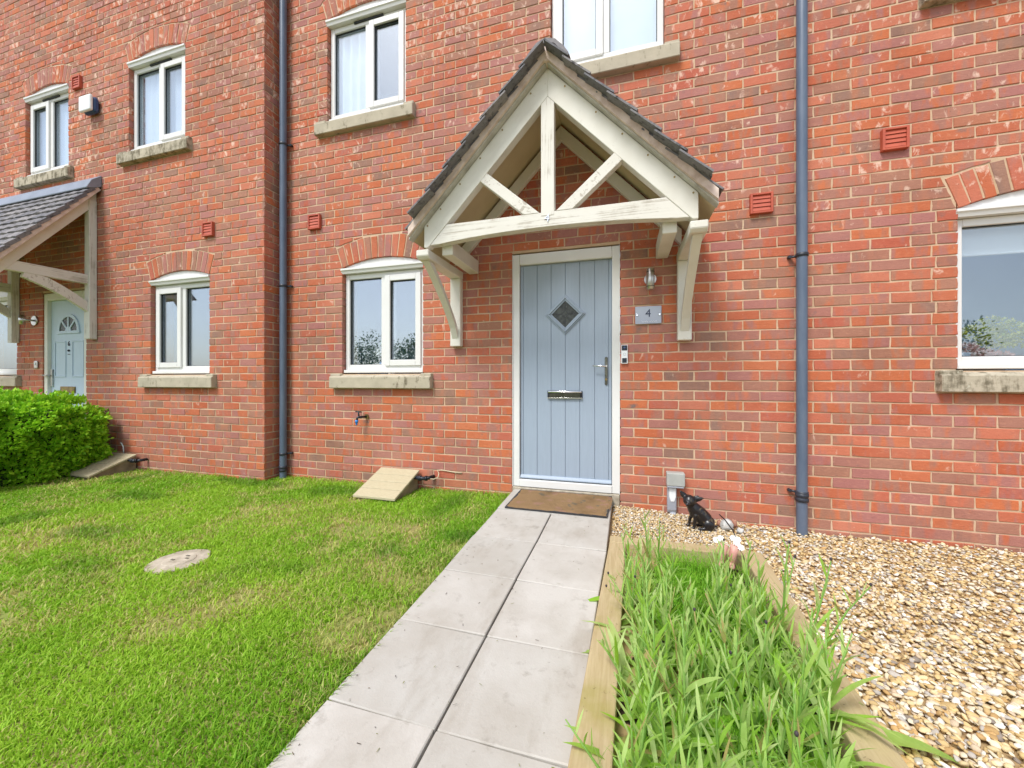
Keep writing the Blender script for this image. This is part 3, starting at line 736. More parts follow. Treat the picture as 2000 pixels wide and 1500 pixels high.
# timbers running back to the wall
for sg in (-1, 1):
    rafter(sg, -.05, -.004, -.03, .12, CREAM, 'wall_rafter', .94)
    x = PX + sg * .80
    mb = MB(); mb.box(x - .045, x + .045, PF + .0725, -.006, 1.905, 2.02); obj('wall_plate', mb, CREAM, porch, .004)
    xb = PX + sg * .96 + (.0 if sg > 0 else .0)
    # gallows bracket: upright on the wall, arm under the truss, curved brace
    mb = MB(); mb.box(xb - .05, xb + .05, -.066, -.003, 1.247, 1.862); bk = obj('bracket', mb, CREAM, porch, .005)
    mb = MB(); mb.prism([(-.003, 1.863), (-.003, 1.931), (PF - .03, 1.931), (PF - .03, 1.885), (PF - .005, 1.863)], xb - .052, xb + .052, 'yz'); obj('bracket_arm', mb, CREAM, bk, .005)
    c0, c1 = [], []
    for i in range(13):
        t = i / 12; y = -.066 + (PF + .10 + .066) * t; z = 1.335 + (1.862 - 1.335) * (t ** .80 if True else t)
        c0.append((y, z)); c1.append((min(y + .0 + .062, -.0665), z - .0))
    # brace outline: outer curve then inner curve back
    out = [(-.0665, 1.315)] + [(-.07 + (PF + .09) * t, 1.315 + .5465 * (t ** .72)) for t in [i / 12 for i in range(1, 13)]]
    inn = [(-.07 + (PF + .165) * t, 1.395 + .4665 * (t ** .80)) for t in [i / 12 for i in range(12, -1, -1)]]
    inn = [(min(y_, -.0665), z_) for y_, z_ in inn]
    outl = [(y_, min(z_, 1.8625)) for y_, z_ in out]; inl = [(y_, min(z_, 1.8625)) for y_, z_ in inn]
    mb = MB(); n = 12
    for i in range(n):
        A, B = outl[i], outl[i + 1]; C_, D_ = inl[n - i - 1], inl[n - i]
        mb.prism([A, B, C_, D_], xb - .029, xb + .029, 'yz')
    obj('brace', mb, CREAM, bk, weld=True)
# soffit, undercloak, verge mortar
TK = .016
SLOPE = 1.06
for sg in (-1, 1):
    f = lambda d, up: (PX + sg * d, PAX - MS * d + up)
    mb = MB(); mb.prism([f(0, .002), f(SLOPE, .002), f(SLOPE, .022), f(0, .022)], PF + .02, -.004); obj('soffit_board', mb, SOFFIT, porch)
    mb = MB(); mb.prism([f(0, .003), f(SLOPE + .005, .003), f(SLOPE + .005, .018), f(0, .018)], PF - .044, PF + .0195); obj('undercloak', mb, UNDERCLOAK, porch)
    bedp = []; N = 40
    up = [f(SLOPE * i / N, .082 + .012 * mnoise.noise(Vector((i * .7, sg * 3, 0)))) for i in range(N + 1)]
    lo = [f(SLOPE * i / N, .0185) for i in range(N + 1)]
    mb = MB()
    for i in range(N):
        yy = PF - .068 + .004 * mnoise.noise(Vector((i * .9, 4 + sg, 2)))
        mb.prism([lo[i], lo[i + 1], up[i + 1], up[i]], yy, PF + .10)
    obj('verge_mortar', mb, BED, porch)
    # plain tiles, tilted and lapped
    NC = 15; L = .24; KL = math.sqrt(1 + MS * MS); gauge = SLOPE * KL / NC; s2 = 1 / KL
    tme = []
    for v in range(5):
        m2 = MB(); nseg = 4; w = .083
        vs = []
        for i in range(nseg + 1):
            x = -w + 2 * w * i / nseg; cam_ = .004 * (1 - (x / w) ** 2)
            for (l, hh) in ((0, 0), (0, .014), (L, .012), (L, 0)): vs.append((x, (random.uniform(-.004, .004) if l == 0 else 0) + l, cam_ + hh + (random.uniform(-.0015, .0015) if l == 0 else 0)))
        fs = []
        for i in range(nseg):
            for k in range(4): a_ = i * 4 + k; b_ = i * 4 + (k + 1) % 4; fs.append((a_, b_, b_ + 4, a_ + 4))
        fs += [(0, 1, 2, 3), (nseg * 4 + 3, nseg * 4 + 2, nseg * 4 + 1, nseg * 4)]
        m2.add(vs, fs); me = m2.mesh('roof_tile'); me.materials.append(TILE); tme.append(me)
    for c in range(NC + 1):
        sdist = SLOPE * KL + .025 - c * gauge        # distance down the slope from the apex to the tile's lower edge
        if sdist < .06: continue
        shrink = min(1.0, (sdist - .015) / L)
        dd = sdist * s2; y = PF - .068 + .083; row = []
        off = 0 if c % 2 == 0 else -.083
        while y + off < -.07:
            yy = y + off
            if yy > PF - .07: row.append((yy, 1.0))
            y += .1665
        for yy, sx in row:
            x, z = f(dd, .084)
            up_ = Vector((-sg, 0, 1)).normalized(); yax = (Vector((-sg, 0, 1)) * 1).normalized()
            ny = (Vector((0, 1, 0)))
            # local x along world y, local y up the slope, local z off the roof
            nrm = Vector((sg * MS, 0, 1)).normalized(); ylo = Vector((-sg, 0, MS)).normalized()
            tilt = R(-5.6 + random.uniform(-.7, .7))
            M = Matrix((ny if sg > 0 else -ny, ylo, nrm)).transposed() @ Matrix.Rotation(tilt, 3, 'X') @ Matrix.Rotation(random.uniform(-.012, .012), 3, 'Z')
            edge = (.0)
            inst('roof_tile', tme[random.randrange(5)], porch, (x + nrm.x * .006, yy + random.uniform(-.005, .003), z + .006), M.to_euler(), (1, shrink, .85))
# ridge tiles
for j, (y0, y1) in enumerate(((PF - .075, -.33), (-.34, -.012))):
    prof = [(-.155, -.125), (-.12, -.07), (-.065, -.012), (0, .010), (.065, -.012), (.12, -.07), (.155, -.125)]
    inn = [(a * .9, b - .022) for a, b in reversed(prof)]
    mb = MB()
    for i in range(6): mb.prism([(PX + prof[i][0], PAX + .138 + prof[i][1]), (PX + prof[i + 1][0], PAX + .138 + prof[i + 1][1]), (PX + prof[i + 1][0] * .9, PAX + .110 + prof[i + 1][1]), (PX + prof[i][0] * .9, PAX + .110 + prof[i][1])], y0, y1)
    obj('ridge_tile', mb, TILE, porch, weld=True)
mb = MB(); mb.prism([(PX - .10, PAX + .0), (PX + .10, PAX + .0), (PX + .04, PAX + .10), (PX - .04, PAX + .10)], PF - .063, PF + .05); obj('ridge_mortar', mb, BED, porch)
# nail heads on the rafters
for sg in (-1, 1):
    for dd in (.12, .33, .5, .66, .82, .93):
        x = PX + sg * dd; z = PAX - MS * dd - .03; mb = MB(); mb.tube([(x, PF - .004, z), (x, PF + .004, z)], .006, 8); obj('nail_head', mb, BRASSY, porch)

# ================================================================== lean-to porch of the house on the left
lp = thing('porch_canopy', 'lean-to tiled porch canopy on weathered cream timbers over pale blue door', 'porch', (-6.0, YL, 1.43))
LX0, LX1 = -7.45, -5.10; ZT, ZE, YE = 3.225, 2.13, YL - .80     # top of rafter at the wall, at the eave
sl_ = (ZT - ZE) / (YL - YE); sv = Vector((0, YE - YL, ZE - ZT)).normalized(); sn = Vector((0, -sv.z, sv.y)); sn = sn if sn.z > 0 else -sn
for fx in (-5.20, -6.755):
    xa_, xb_ = fx - .045, fx + .045
    mb = MB(); mb.box(xa_, xb_, YL - .075, YL - .003, 1.432, ZT - .13); fr = obj('bracket', mb, PEEL_Z, lp, .005)
    mb = MB(); mb.prism([(YL - .004, ZT), (YE, ZE), (YE, ZE - .16), (YL - .004, ZT - .16)], fx - .03, fx + .035, 'yz'); obj('rafter', mb, CREAM, lp, .003)
    mb = MB(); mb.box(fx - .034, fx + .030, YE + .0, YL - .0755, 2.085, 2.195); obj('bracket_arm', mb, PEEL_Y, fr, .004)
    n = 12; ou = []; iu = []
    for i in range(n + 1):
        t = i / n; y = YL - .0755 - .52 * t; z = 1.80 + .2845 * t + .028 * math.sin(math.pi * t)
        ou.append((y, z - .045 + (.0 if t < 1 else 0))); iu.append((y + .012, min(z + .062, 2.0845)))
    mb = MB()
    for i in range(n): mb.prism([ou[i], ou[i + 1], (min(iu[i + 1][0], YL - .0755), iu[i + 1][1]), (min(iu[i][0], YL - .0755), iu[i][1])], fx - .027, fx + .027, 'yz')
    obj('brace', mb, PEEL_D, fr, weld=True)
def lq(t, up): # t metres down the slope from the wall
    p = Vector((0, YL - .004, ZT)) + sv * t + sn * up; return (p.y, p.z)
SLN = (Vector((0, YE - YL, ZE - ZT))).length + .04
mb = MB(); mb.prism([lq(0, .001), lq(SLN, .001), lq(SLN, .02), lq(0, .02)], LX0, LX1 - .02, 'yz'); obj('soffit_board', mb, SOFFIT, lp)
mb = MB()
for i in range(24): 
    a_, b_ = SLN * i / 24, SLN * (i + 1) / 24
    mb.prism([lq(a_, .0005), lq(b_, .0005), lq(b_, .056), lq(a_, .056)], LX1 - .019, LX1 + .018 + .003 * random.random(), 'yz')
obj('verge_mortar', mb, BED, lp)
NC = 11; gauge = (SLN - .03) / NC; k = 0
tmat = Matrix((Vector((1, 0, 0)), -sv, sn)).transposed()
for c in range(NC):
    sdist = SLN + .03 - c * gauge; x = LX1 + .025 - .083; off = 0 if c % 2 == 0 else -.083
    while x + off > LX0:
        y_, z_ = lq(sdist, .056)
        M = tmat @ Matrix.Rotation(R(-6.2 + random.uniform(-.9, .9)), 3, 'X') @ Matrix.Rotation(random.uniform(-.012, .012), 3, 'Z')
        inst('roof_tile', tme[random.randrange(5)], lp, (x + off + random.uniform(-.002, .002), y_, z_), M.to_euler(), (1, 1.1, 1.6))
        x -= .1665
    if c % 2: # verge tile filling the half step
        y_, z_ = lq(sdist, .056); inst('roof_tile', tme[random.randrange(5)], lp, (LX1 + .025 - .042, y_, z_), (tmat @ Matrix.Rotation(R(-6.2), 3, 'X')).to_euler(), (.5, 1.1, 1.6))
p0 = lq(0, .09); p1 = lq(.10, .098); p2 = lq(.105, .085)
mb = MB(); mb.prism([(YL - .003, ZT + .165), (YL - .012, ZT + .165), (p0[0] - .02, p0[1] + .03), p1, p2, (YL - .003, p0[1] - .02)], LX0, LX1 + .03, 'yz'); obj('flashing', mb, LEAD, lp, .004)

# ================================================================== rainwater pipes
def downpipe(x, y, zt, zb, clips, label, shoe):
    r_ = .034; t = thing('downpipe', label, 'pipe', (x, y, zb), 'downpipes')
    mb = MB(); mb.tube([(x, y, zb), (x, y, zt)], r_, 20, False); obj('pipe', mb, PIPE, t)
    for i, (z, side) in enumerate(clips):
        mb = MB(); mb.lathe((x, y, z), [(r_ + .0005, -.013), (r_ + .005, -.012), (r_ + .005, .012), (r_ + .0005, .013)], 20)
        c = obj('clip', mb, CLIP, t)
        mb = MB(); mb.tube([(x + side * .03, y + .02, z), (x + side * .062, -.004 if y > -.2 else y + .055, z + .004)], .0085, 8); mb.tube([(x + side * .062, y + .03, z + .004), (x + side * .062, -.002, z + .004)], .011, 8); obj('fixing', mb, CLIP, c)
    mb = MB(); mb.lathe((x, y, zb + shoe), [(r_ + .0005, 0), (r_ + .007, .002), (r_ + .007, .022), (r_ + .004, .026), (r_ + .004, .034), (r_ + .007, .038), (r_ + .007, .058), (r_ + .0005, .06)], 20); obj('coupling', mb, CLIP, t)
    return t
downpipe(-2.492, -.062, 7.0, -.12, [(3.42, 1), (1.93, 1), (.165, 1)], 'grey plastic downpipe in the corner beside the projecting house', .10)
downpipe(2.169, -.062, 6.3, -.19, [(1.83, -1), (.135, -1)], 'grey plastic downpipe standing in the gravel between two air vents', .265)

# ================================================================== air vents
def vent(cx, cz, Y, label):
    w = .0745; t = thing('air_vent', label, 'vent', (cx, Y, cz), 'terracotta air vents'); d = .032
    mb = MB()
    for q in ((-w, -w + .016, -w, w), (w - .016, w, -w, w), (-w + .016, w - .016, -w, -w + .014), (-w + .016, w - .016, w - .014, w)): mb.box(cx + q[0], cx + q[1], Y - d, Y + .004, cz + q[2], cz + q[3])
    obj('frame', mb, VENT, t, .002)
    mb = MB(); mb.box(cx - w + .016, cx + w - .016, Y - .006, Y + .003, cz - w + .014, cz + w - .014); obj('backing', mb, VENT_D, t)
    for i in range(4):
        z1 = cz + w - .015 - i * .0296; mb = MB(); mb.prism([(Y - .020, z1), (Y - .026, z1 - .0272), (Y - .020, z1 - .0276), (Y - .014, z1)], cx - w + .0165, cx + w - .0165, 'yz'); obj('slat', mb, VENT, t)
vent(-2.132, 2.58, 0, 'terracotta louvred air vent between corner downpipe and porch')
vent(1.929, 2.25, 0, 'terracotta louvred air vent just left of the right hand downpipe')
vent(2.729, 2.588, 0, 'terracotta louvred air vent just right of the right hand downpipe')
vent(-3.325, 2.555, YL, 'terracotta louvred air vent above the ground floor window of the left house')
vent(-5.51, 4.60, YL, 'terracotta louvred air vent above the alarm box on the left house')

# ================================================================== small fittings on the walls
t = thing('alarm_box', 'white burglar alarm box with navy back fixed to brick wall', 'alarm', (-5.19, YL, 4.24))
mb = MB(); mb.box(-5.300, -5.085, YL - .075, YL - .003, 4.130, 4.325); obj('back_plate', mb, NAVY, t, .045, 3)
mb = MB(); mb.box(-5.298, -5.087, YL - .105, YL - .07, 4.136, 4.323); obj('cover', mb, WHITEP, t, .016, 3)
t = thing('wall_lamp', 'stainless steel cylinder wall lamp between door and porch bracket', 'lamp', (1.16, 0, 1.74))
mb = MB(); mb.tube([(1.153, -.002, 1.745), (1.153, -.016, 1.745)], .046, 24); obj('back_plate', mb, STEEL, t)
mb = MB(); mb.tube([(1.153, -.016, 1.745), (1.153, -.05, 1.745)], .014, 12); obj('arm', mb, STEEL, t)
mb = MB(); mb.tube([(1.150, -.078, 1.648), (1.150, -.078, 1.812)], .030, 24); obj('shade', mb, STEEL, t, .003)
mb = MB(); mb.lathe((1.150, -.078, 0), [(.0302, 1.670), (.0312, 1.671), (.0312, 1.674), (.0302, 1.675)], 24); mb.lathe((1.150, -.078, 0), [(.0302, 1.784), (.0312, 1.785), (.0312, 1.788), (.0302, 1.789)], 24); obj('trim_ring', mb, IRON, t)
t = thing('house_number_plaque', 'frosted plaque with the number 4 right of front door', 'sign', (1.137, 0, 1.46))
mb = MB(); mb.box(1.038, 1.237, -.016, -.010, 1.390, 1.531); obj('panel', mb, PLAQUE, t, .0025)
for x in (1.052, 1.223): mb = MB(); mb.tube([(x, -.003, 1.462), (x, -.022, 1.462)], .0095, 16); obj('stud', mb, CHROME, t, .002)
text_mesh('number', '4', .088, INK, t, (1.137, -.0172, 1.472), (R(90), 0, 0), .0008)
mb = MB(); pts = []
for i in range(60):
    u = i / 59
    if 0.45 < u < .52:
        if len(pts) > 1: mb.tube(pts, .0013, 5)
        pts = []; continue
    pts.append((1.085 + .118 * u, -.0172, 1.409 + .006 * math.sin(u * 42) * (.5 + .5 * abs(math.sin(u * 9 + 1)))))
mb.tube(pts, .0013, 5); obj('script_line', mb, PALEINK, t)
t = thing('doorbell', 'black and white video doorbell at right edge of door frame', 'doorbell', (.951, 0, 1.15))
mb = MB(); mb.box(.930, .981, -.022, -.002, 1.073, 1.226); obj('body', mb, WHITEP, t, .004, 2)
mb = MB(); mb.box(.934, .977, -.0245, -.021, 1.180, 1.222); obj('camera_panel', mb, BLACKP, t, .002); mb = MB(); mb.box(.937, .974, -.0245, -.021, 1.080, 1.118); obj('lower_panel', mb, BLACKP, t, .002)
mb = MB(); n = 20
for i in range(n):
    a0, a1 = 2 * math.pi * i / n, 2 * math.pi * (i + 1) / n; c_ = (.9555, 1.149)
    mb.prism([(c_[0] + .011 * math.cos(a0), c_[1] + .011 * math.sin(a0)), (c_[0] + .011 * math.cos(a1), c_[1] + .011 * math.sin(a1)), (c_[0] + .0093 * math.cos(a1), c_[1] + .0093 * math.sin(a1)), (c_[0] + .0093 * math.cos(a0), c_[1] + .0093 * math.sin(a0))], -.0235, -.0215)
obj('button_ring', mb, GREYCON, t)
mb = MB(); mb.ell((.9555, -.0245, 1.203), (.008, .003, .008)); obj('lens', mb, NAVY, t)
t = thing('outdoor_socket', 'grey outdoor socket box on conduit behind the dog ornament', 'socket', (1.31, 0, 0))
mb = MB(); mb.box(1.270, 1.400, -.085, -.003, .122, .222); obj('cover', mb, GREYBOX, t, .006, 2)
mb = MB(); mb.box(1.274, 1.392, -.083, -.004, .108, .121); obj('hinge', mb, GREYCON, t, .003)
mb = MB(); mb.prism([(-.004, .107), (-.052, .107), (-.052, -.07), (-.04, -.10), (-.004, -.10)], 1.276, 1.345, 'yz'); cnd = obj('conduit', mb, GREYCON, t, .012, 3)
mb = MB(); mb.prism([(1.290, .10), (1.338, .10), (1.338, .03), (1.326, -.005), (1.302, -.005), (1.290, .03)], -.0575, -.049); obj('cable_cover', mb, WHITEP, cnd, .003, 2)
mb = MB(); mb.tube([(1.318, -.03, -.09), (1.322, -.03, -.16)], .024, 14); obj('duct', mb, GREYCON, cnd)
t = thing('garden_tap', 'outside tap with blue handle low on the brick wall', 'tap', (-1.53, 0, .58))
mb = MB(); mb.tube([(-1.505, -.002, .578), (-1.505, -.012, .578)], .024, 14); obj('wall_flange', mb, BRASSY, t)
mb = MB(); mb.tube([(-1.505, -.01, .578), (-1.53, -.06, .578), (-1.55, -.085, .575), (-1.556, -.09, .548)], .011, 10); obj('spout', mb, IRON, t)
mb = MB(); mb.tube([(-1.545, -.07, .58), (-1.552, -.072, .628)], .007, 8); mb.tube([(-1.575, -.085, .632), (-1.525, -.058, .626)], .006, 8); obj('key', mb, IRON, t)
mb = MB(); mb.tube([(-1.556, -.09, .55), (-1.557, -.091, .522)], .015, 12); mb.tube([(-1.557, -.091, .522), (-1.557, -.091, .50)], .009, 10); obj('hose_connector', mb, BLUEP, t)
t = thing('wall_lamp', 'round steel lamp on left house beside porch bracket', 'lamp', (-6.36, YL, 1.71))
mb = MB(); mb.tube([(-6.37, YL - .003, 1.71), (-6.37, YL - .02, 1.71)], .062, 18); obj('back_plate', mb, STEEL, t); mb = MB(); mb.tube([(-6.37, YL - .02, 1.71), (-6.40, YL - .10, 1.71)], .012, 8); obj('arm', mb, STEEL, t)
mb = MB(); mb.tube([(-6.42, YL - .10, 1.65), (-6.42, YL - .10, 1.77)], .03, 18); obj('shade', mb, STEEL, t)
t = thing('bell_push', 'small silver bell push left of the pale blue door', 'doorbell', (-6.34, YL, 1.14))
mb = MB(); mb.box(-6.375, -6.305, YL - .02, YL - .003, 1.09, 1.19); obj('plate', mb, STEEL, t, .01, 2); mb = MB(); mb.tube([(-6.34, YL - .02, 1.15), (-6.34, YL - .026, 1.15)], .014, 12); obj('button', mb, WHITEP, t)

# ================================================================== sloping meter boxes
def meter_box(x0, x1, yb, yf, label, zg):
    zb, zf = .092, -.062; t = thing('meter_box', label, 'box', ((x0 + x1) / 2, yb, zg), 'sloping meter boxes')
    sl2 = lambda y: zb + (zf - zb) * (y - yb) / (yf - yb)
    mb = MB(); mb.prism([(yb + .01, zg - .1), (yf + .03, zg - .1), (yf + .03, sl2(yf + .03) - .022), (yb + .01, sl2(yb + .01) - .022)], x0 + .022, x1 - .022, 'yz'); obj('body', mb, BOXSIDE, t, .004)
    n = 4
    for i in range(n):
        a_, b_ = yb + (yf - yb) * i / n, yb + (yf - yb) * (i + 1) / n + (.006 if i < n - 1 else 0)
        mb = MB(); mb.prism([(a_, sl2(a_)), (b_, sl2(b_)), (b_, sl2(b_) - .022), (a_, sl2(a_) - .022)], x0, x1, 'yz'); obj('lid_board', mb, BOARD, t, .003)
    y = yb - .06; wy = yb + .02
    mb = MB(); mb.tube([(x1 - .03, y, .035), (x1 + .045, y, .03), (x1 + .10, y + .0, .032)], .017, 12); mb.tube([(x1 + .03, y, .03), (x1 + .05, y, .03)], .024, 12); p = obj('gas_pipe', mb, CLIP, t)
    mb = MB(); mb.tube([(x1 + .10, y, .032), (x1 + .125, y + .02, .034), (x1 + .14, wy, .036)], .016, 12); mb.tube([(x1 + .092, y, .032), (x1 + .112, y + .004, .033)], .023, 12); obj('elbow', mb, IRON, p)
    return t
meter_box(-1.325, -.905, -.026, -.435, 'sloping beige meter box on the lawn between window and path', -.1)
meter_box(-4.86, -4.42, YL - .026, YL - .435, 'sloping beige meter box against the left house beside the hedge', -.1)
t = thing('cable', 'thin pale cable looping from wall to meter box pipe', 'cable', (-.72, 0, .05))
mb = MB(); mb.tube([(-.48, -.006, .085), (-.56, -.008, .088), (-.68, -.008, .10), (-.725, -.012, .098), (-.70, -.03, .07), (-.70, -.05, .04), (-.74, -.06, .022), (-.785, -.075, .03), (-.80, -.084, .045)], .0045, 6); obj('wire', mb, mat_simple('cable_sheath', srgb(206, 190, 160)), t)
t = thing('cable', 'short white cable rising above the meter box by the hedge', 'cable', (-4.72, YL, .09))
mb = MB(); mb.tube([(-4.67, YL - .01, .08), (-4.672, YL - .012, .16), (-4.70, YL - .014, .20), (-4.73, YL - .006, .205)], .006, 6); obj('wire', mb, WHITEP, t)

# ================================================================== ground
def zpath(y): return -.022 + .030 * y
def zlawn(x, y): return -.108 + .012 * (vnoise(np.asarray(x, float), np.asarray(y, float), 1.3, 3) - .5) - .012 * np.clip((-np.asarray(y, float) - 1.5) / 1.5, 0, 1)
def zgrav(x, y):
    x = np.asarray(x, float); y = np.asarray(y, float)
    return np.maximum(-.155, -.085 - .055 * np.clip(x - .93, 0, 3)) + .05 * np.clip((-y - .7) / 1.4, 0, 1) * np.clip((x - 1.2) / 1.0, 0, 1) + .008 * (vnoise(x, y, 2.2, 9) - .5)
mb = MB(); mb.add([(-60, -70, -.34), (60, -70, -.34), (60, 30, -.34), (-60, 30, -.34)], [(0, 1, 2, 3)]); g = obj('ground', mb, GROUND, None, kind='structure', label='earth the gardens lie on')
def sheet(name, x0, x1, y0, y1, nx, ny, zf, mat, label):
    X, Y = np.meshgrid(np.linspace(x0, x1, nx + 1), np.linspace(y0, y1, ny + 1)); Z = zf(X, Y)
    V = np.stack([X.ravel(), Y.ravel(), Z.ravel()], 1); i = np.arange(nx * ny); a = (i // nx) * (nx + 1) + i % nx
    o = np_mesh(name, V, np.stack([a, a + 1, a + nx + 2, a + nx + 1], 1), mat, kind='structure', label=label, smooth=True); return o
sheet('lawn', -9, .03, -9.5, .0, 120, 100, zlawn, LAWN_BASE, 'thin turf of the front lawn left of the path')
sheet('gravel_bed', .80, 6.5, -9.5, .0, 80, 90, lambda x, y: zgrav(x, y) - .018, GRAVBASE, 'sandy bed under the gravel right of the path')

# path of paving slabs
ys = [-.006, -.487, -.982, -1.412, -1.832, -2.246, -2.665, -3.08, -3.5, -3.92]
xl = [.018, .02, .022, .03, .03, .03, .03, .03, .03, .03]; xc = [.442, .440, .438, .430, .424, .418, .414, .41, .41, .41]; xr = [.862, .860, .858, .842, .832, .826, .824, .822, .82, .82]
mb = MB(); mb.add([(.0, -4, -.19), (.84, -4, -.19), (.90, 0, -.135), (.0, 0, -.135)], [(0, 1, 2, 3)]); path = obj('path', mb, SOIL, None, kind='structure', label='paved path leading to the front door')
for i in range(len(ys) - 1):
    cols = [(xl, xc), (xc, xr)] if i else [(xl, xr)]
    for a_, b_ in cols:
        g_ = .0042; gy = random.uniform(.0012, .0026); y0, y1 = ys[i] - gy, ys[i + 1] + gy; dz = random.uniform(-.003, .003); tw = random.uniform(-.003, .003)
        P = [(a_[i] + g_, y0), (b_[i] - g_, y0), (b_[i + 1] - g_, y1), (a_[i + 1] + g_, y1)]
        mb = MB(); top = [(x, y, zpath(y) + dz + tw * (1 if k in (1, 2) else -1)) for k, (x, y) in enumerate(P)]; bot = [(x, y, z - .055) for x, y, z in top]
        mb.add(top + bot, [(0, 1, 2, 3), (7, 6, 5, 4), (0, 4, 5, 1), (1, 5, 6, 2), (2, 6, 7, 3), (3, 7, 4, 0)]); obj('paving_slab', mb, PAVE, path, .0035)
# door mat
t = thing('doormat', 'worn brown coir doormat with faded pattern before the blue grey door', 'doormat', (.47, -.27, -.03))
def matz(y, h): return zpath(y) + .006 + h
mb = MB(); nx, ny = 26, 14
for j in range(2):
    pass
def matp(u, v): 
    y = -.030 - .455 * v; x = (.090 + .008 * math.sin(v * 5)) + (.768 - .012 * v) * u; return x, y
vs = []; fs = []
for j in range(ny + 1):
    for i in range(nx + 1):
        x, y = matp(i / nx, j / ny); vs.append((x + random.uniform(-.002, .002), y + random.uniform(-.002, .002), matz(y, .013 + random.uniform(-.0012, .0012) - (.006 if i in (0, nx) or j in (0, ny) else 0))))
for j in range(ny):
    for i in range(nx): a_ = j * (nx + 1) + i; fs.append((a_, a_ + 1, a_ + nx + 2, a_ + nx + 1))
mb.add(vs, fs); obj('pile', mb, COIR, t)
mb = MB(); c = [matp(0, 0), matp(1, 0), matp(1, 1), matp(0, 1)]
mb.add([(x, y, matz(y, -.002)) for x, y in c] + [(x, y, matz(y, .0085)) for x, y in c], [(0, 1, 2, 3), (4, 5, 6, 7), (0, 1, 5, 4), (1, 2, 6, 5), (2, 3, 7, 6), (3, 0, 4, 7)]); obj('backing', mb, RUBBER, t)

# ------------------------------------------------------------------ grass
def wall_y(x): return np.where(x < XC, YL - .004, -.004)
MH = (-1.50, -1.685, .145)
def grass():
    N = 620000
    X = RNG.uniform(-5.4, .045, N); Y = RNG.uniform(-3.5, .0, N)
    D = np.hypot(X - CAM.x, Y - CAM.y)
    keep = (Y < wall_y(X)) & (RNG.random(N) < np.clip((1.9 / np.maximum(D, .5)) ** 1.15, .22, 1))
    # not under the meter boxes, the manhole cover
    keep &= ~((X > -1.31) & (X < -.92) & (Y > -.41)); keep &= ~((X > -4.85) & (X < -4.43) & (Y > -.63))
    rr = np.hypot(X - MH[0], Y - MH[1]); keep &= rr > MH[2] * (.92 + .16 * RNG.random(N))
    bare = vnoise(X, Y, 2.4, 21) * .6 + vnoise(X, Y, 6.5, 22) * .4
    keep &= (RNG.random(N) > np.clip((bare - .60) * 5, 0, .78))
    keep &= X < .018 + .03 * vnoise(X * 0, Y, 9, 5) * 1.0
    X, Y, bare = X[keep], Y[keep], bare[keep]; n = len(X); D = np.hypot(X - CAM.x, Y - CAM.y)
    Z = zlawn(X, Y) - .003
    lng = vnoise(X, Y, 1.1, 31); edge = np.exp(-np.clip(.03 - X, 0, 9) / .10); wl = np.exp(-np.abs(wall_y(X) - Y) / .05)
    H = (.015 + .017 * RNG.random(n)) * (.62 + .5 * lng + .42 * vnoise(X, Y, 8, 33)) * (1 + .55 * edge + .5 * wl) * (1 + .12 * np.clip(D - 2, 0, 3))
    Wd = (.0016 + .0013 * RNG.random(n)) * (1 + .33 * np.clip(D - 1.5, 0, 3.5))
    th = RNG.uniform(0, 2 * np.pi, n); bend = RNG.uniform(.15, 1.15, n) * H
    ph = th + RNG.normal(0, .7, n); sx, sy = np.cos(ph + np.pi / 2) * Wd, np.sin(ph + np.pi / 2) * Wd
    bx, by = np.cos(th) * bend, np.sin(th) * bend
    V = np.zeros((n, 5, 3)); 
    V[:, 0] = np.stack([X - sx, Y - sy, Z], 1); V[:, 1] = np.stack([X + sx, Y + sy, Z], 1)
    mx, my, mz = X + bx * .35, Y + by * .35, Z + H * .62
    V[:, 2] = np.stack([mx + sx * .8, my + sy * .8, mz], 1); V[:, 3] = np.stack([mx - sx * .8, my - sy * .8, mz], 1)
    V[:, 4] = np.stack([X + bx, Y + by, Z + H * RNG.uniform(.72, 1.0, n)], 1)
    b = np.arange(n)[:, None] * 5
    F = np.concatenate([b + np.array([[0, 1, 2]]), b + np.array([[0, 2, 3]]), b + np.array([[3, 2, 4]])], 0)
    A, B, C, Dk = lin(122, 178, 38), lin(180, 216, 70), lin(208, 204, 128), lin(88, 146, 34)
    v1 = vnoise(X, Y, 1.6, 41)[:, None]; r1 = RNG.random((n, 1))
    col = A + (B - A) * np.clip(v1 * .7 + r1 * .5 - .05, 0, 1)
    dry = np.clip((bare - .42) * 2.2, 0, .7)[:, None] + .5 * wl[:, None]; st = (RNG.random((n, 1)) < dry * .75 + .07)
    col = np.where(st, C * (.75 + .4 * r1), col)
    dk = np.clip((vnoise(X, Y, 3.1, 51) - .68) * 3, 0, .55)[:, None] + .45 * edge[:, None] * (r1 < .7); col = col * (1 - dk) + Dk * dk
    np_mesh('grass', V.reshape(-1, 3), F, GRASSM, np.repeat(col, 5, 0), label='short mown lawn grass, patchy and straw coloured in places', cat='grass')
grass()

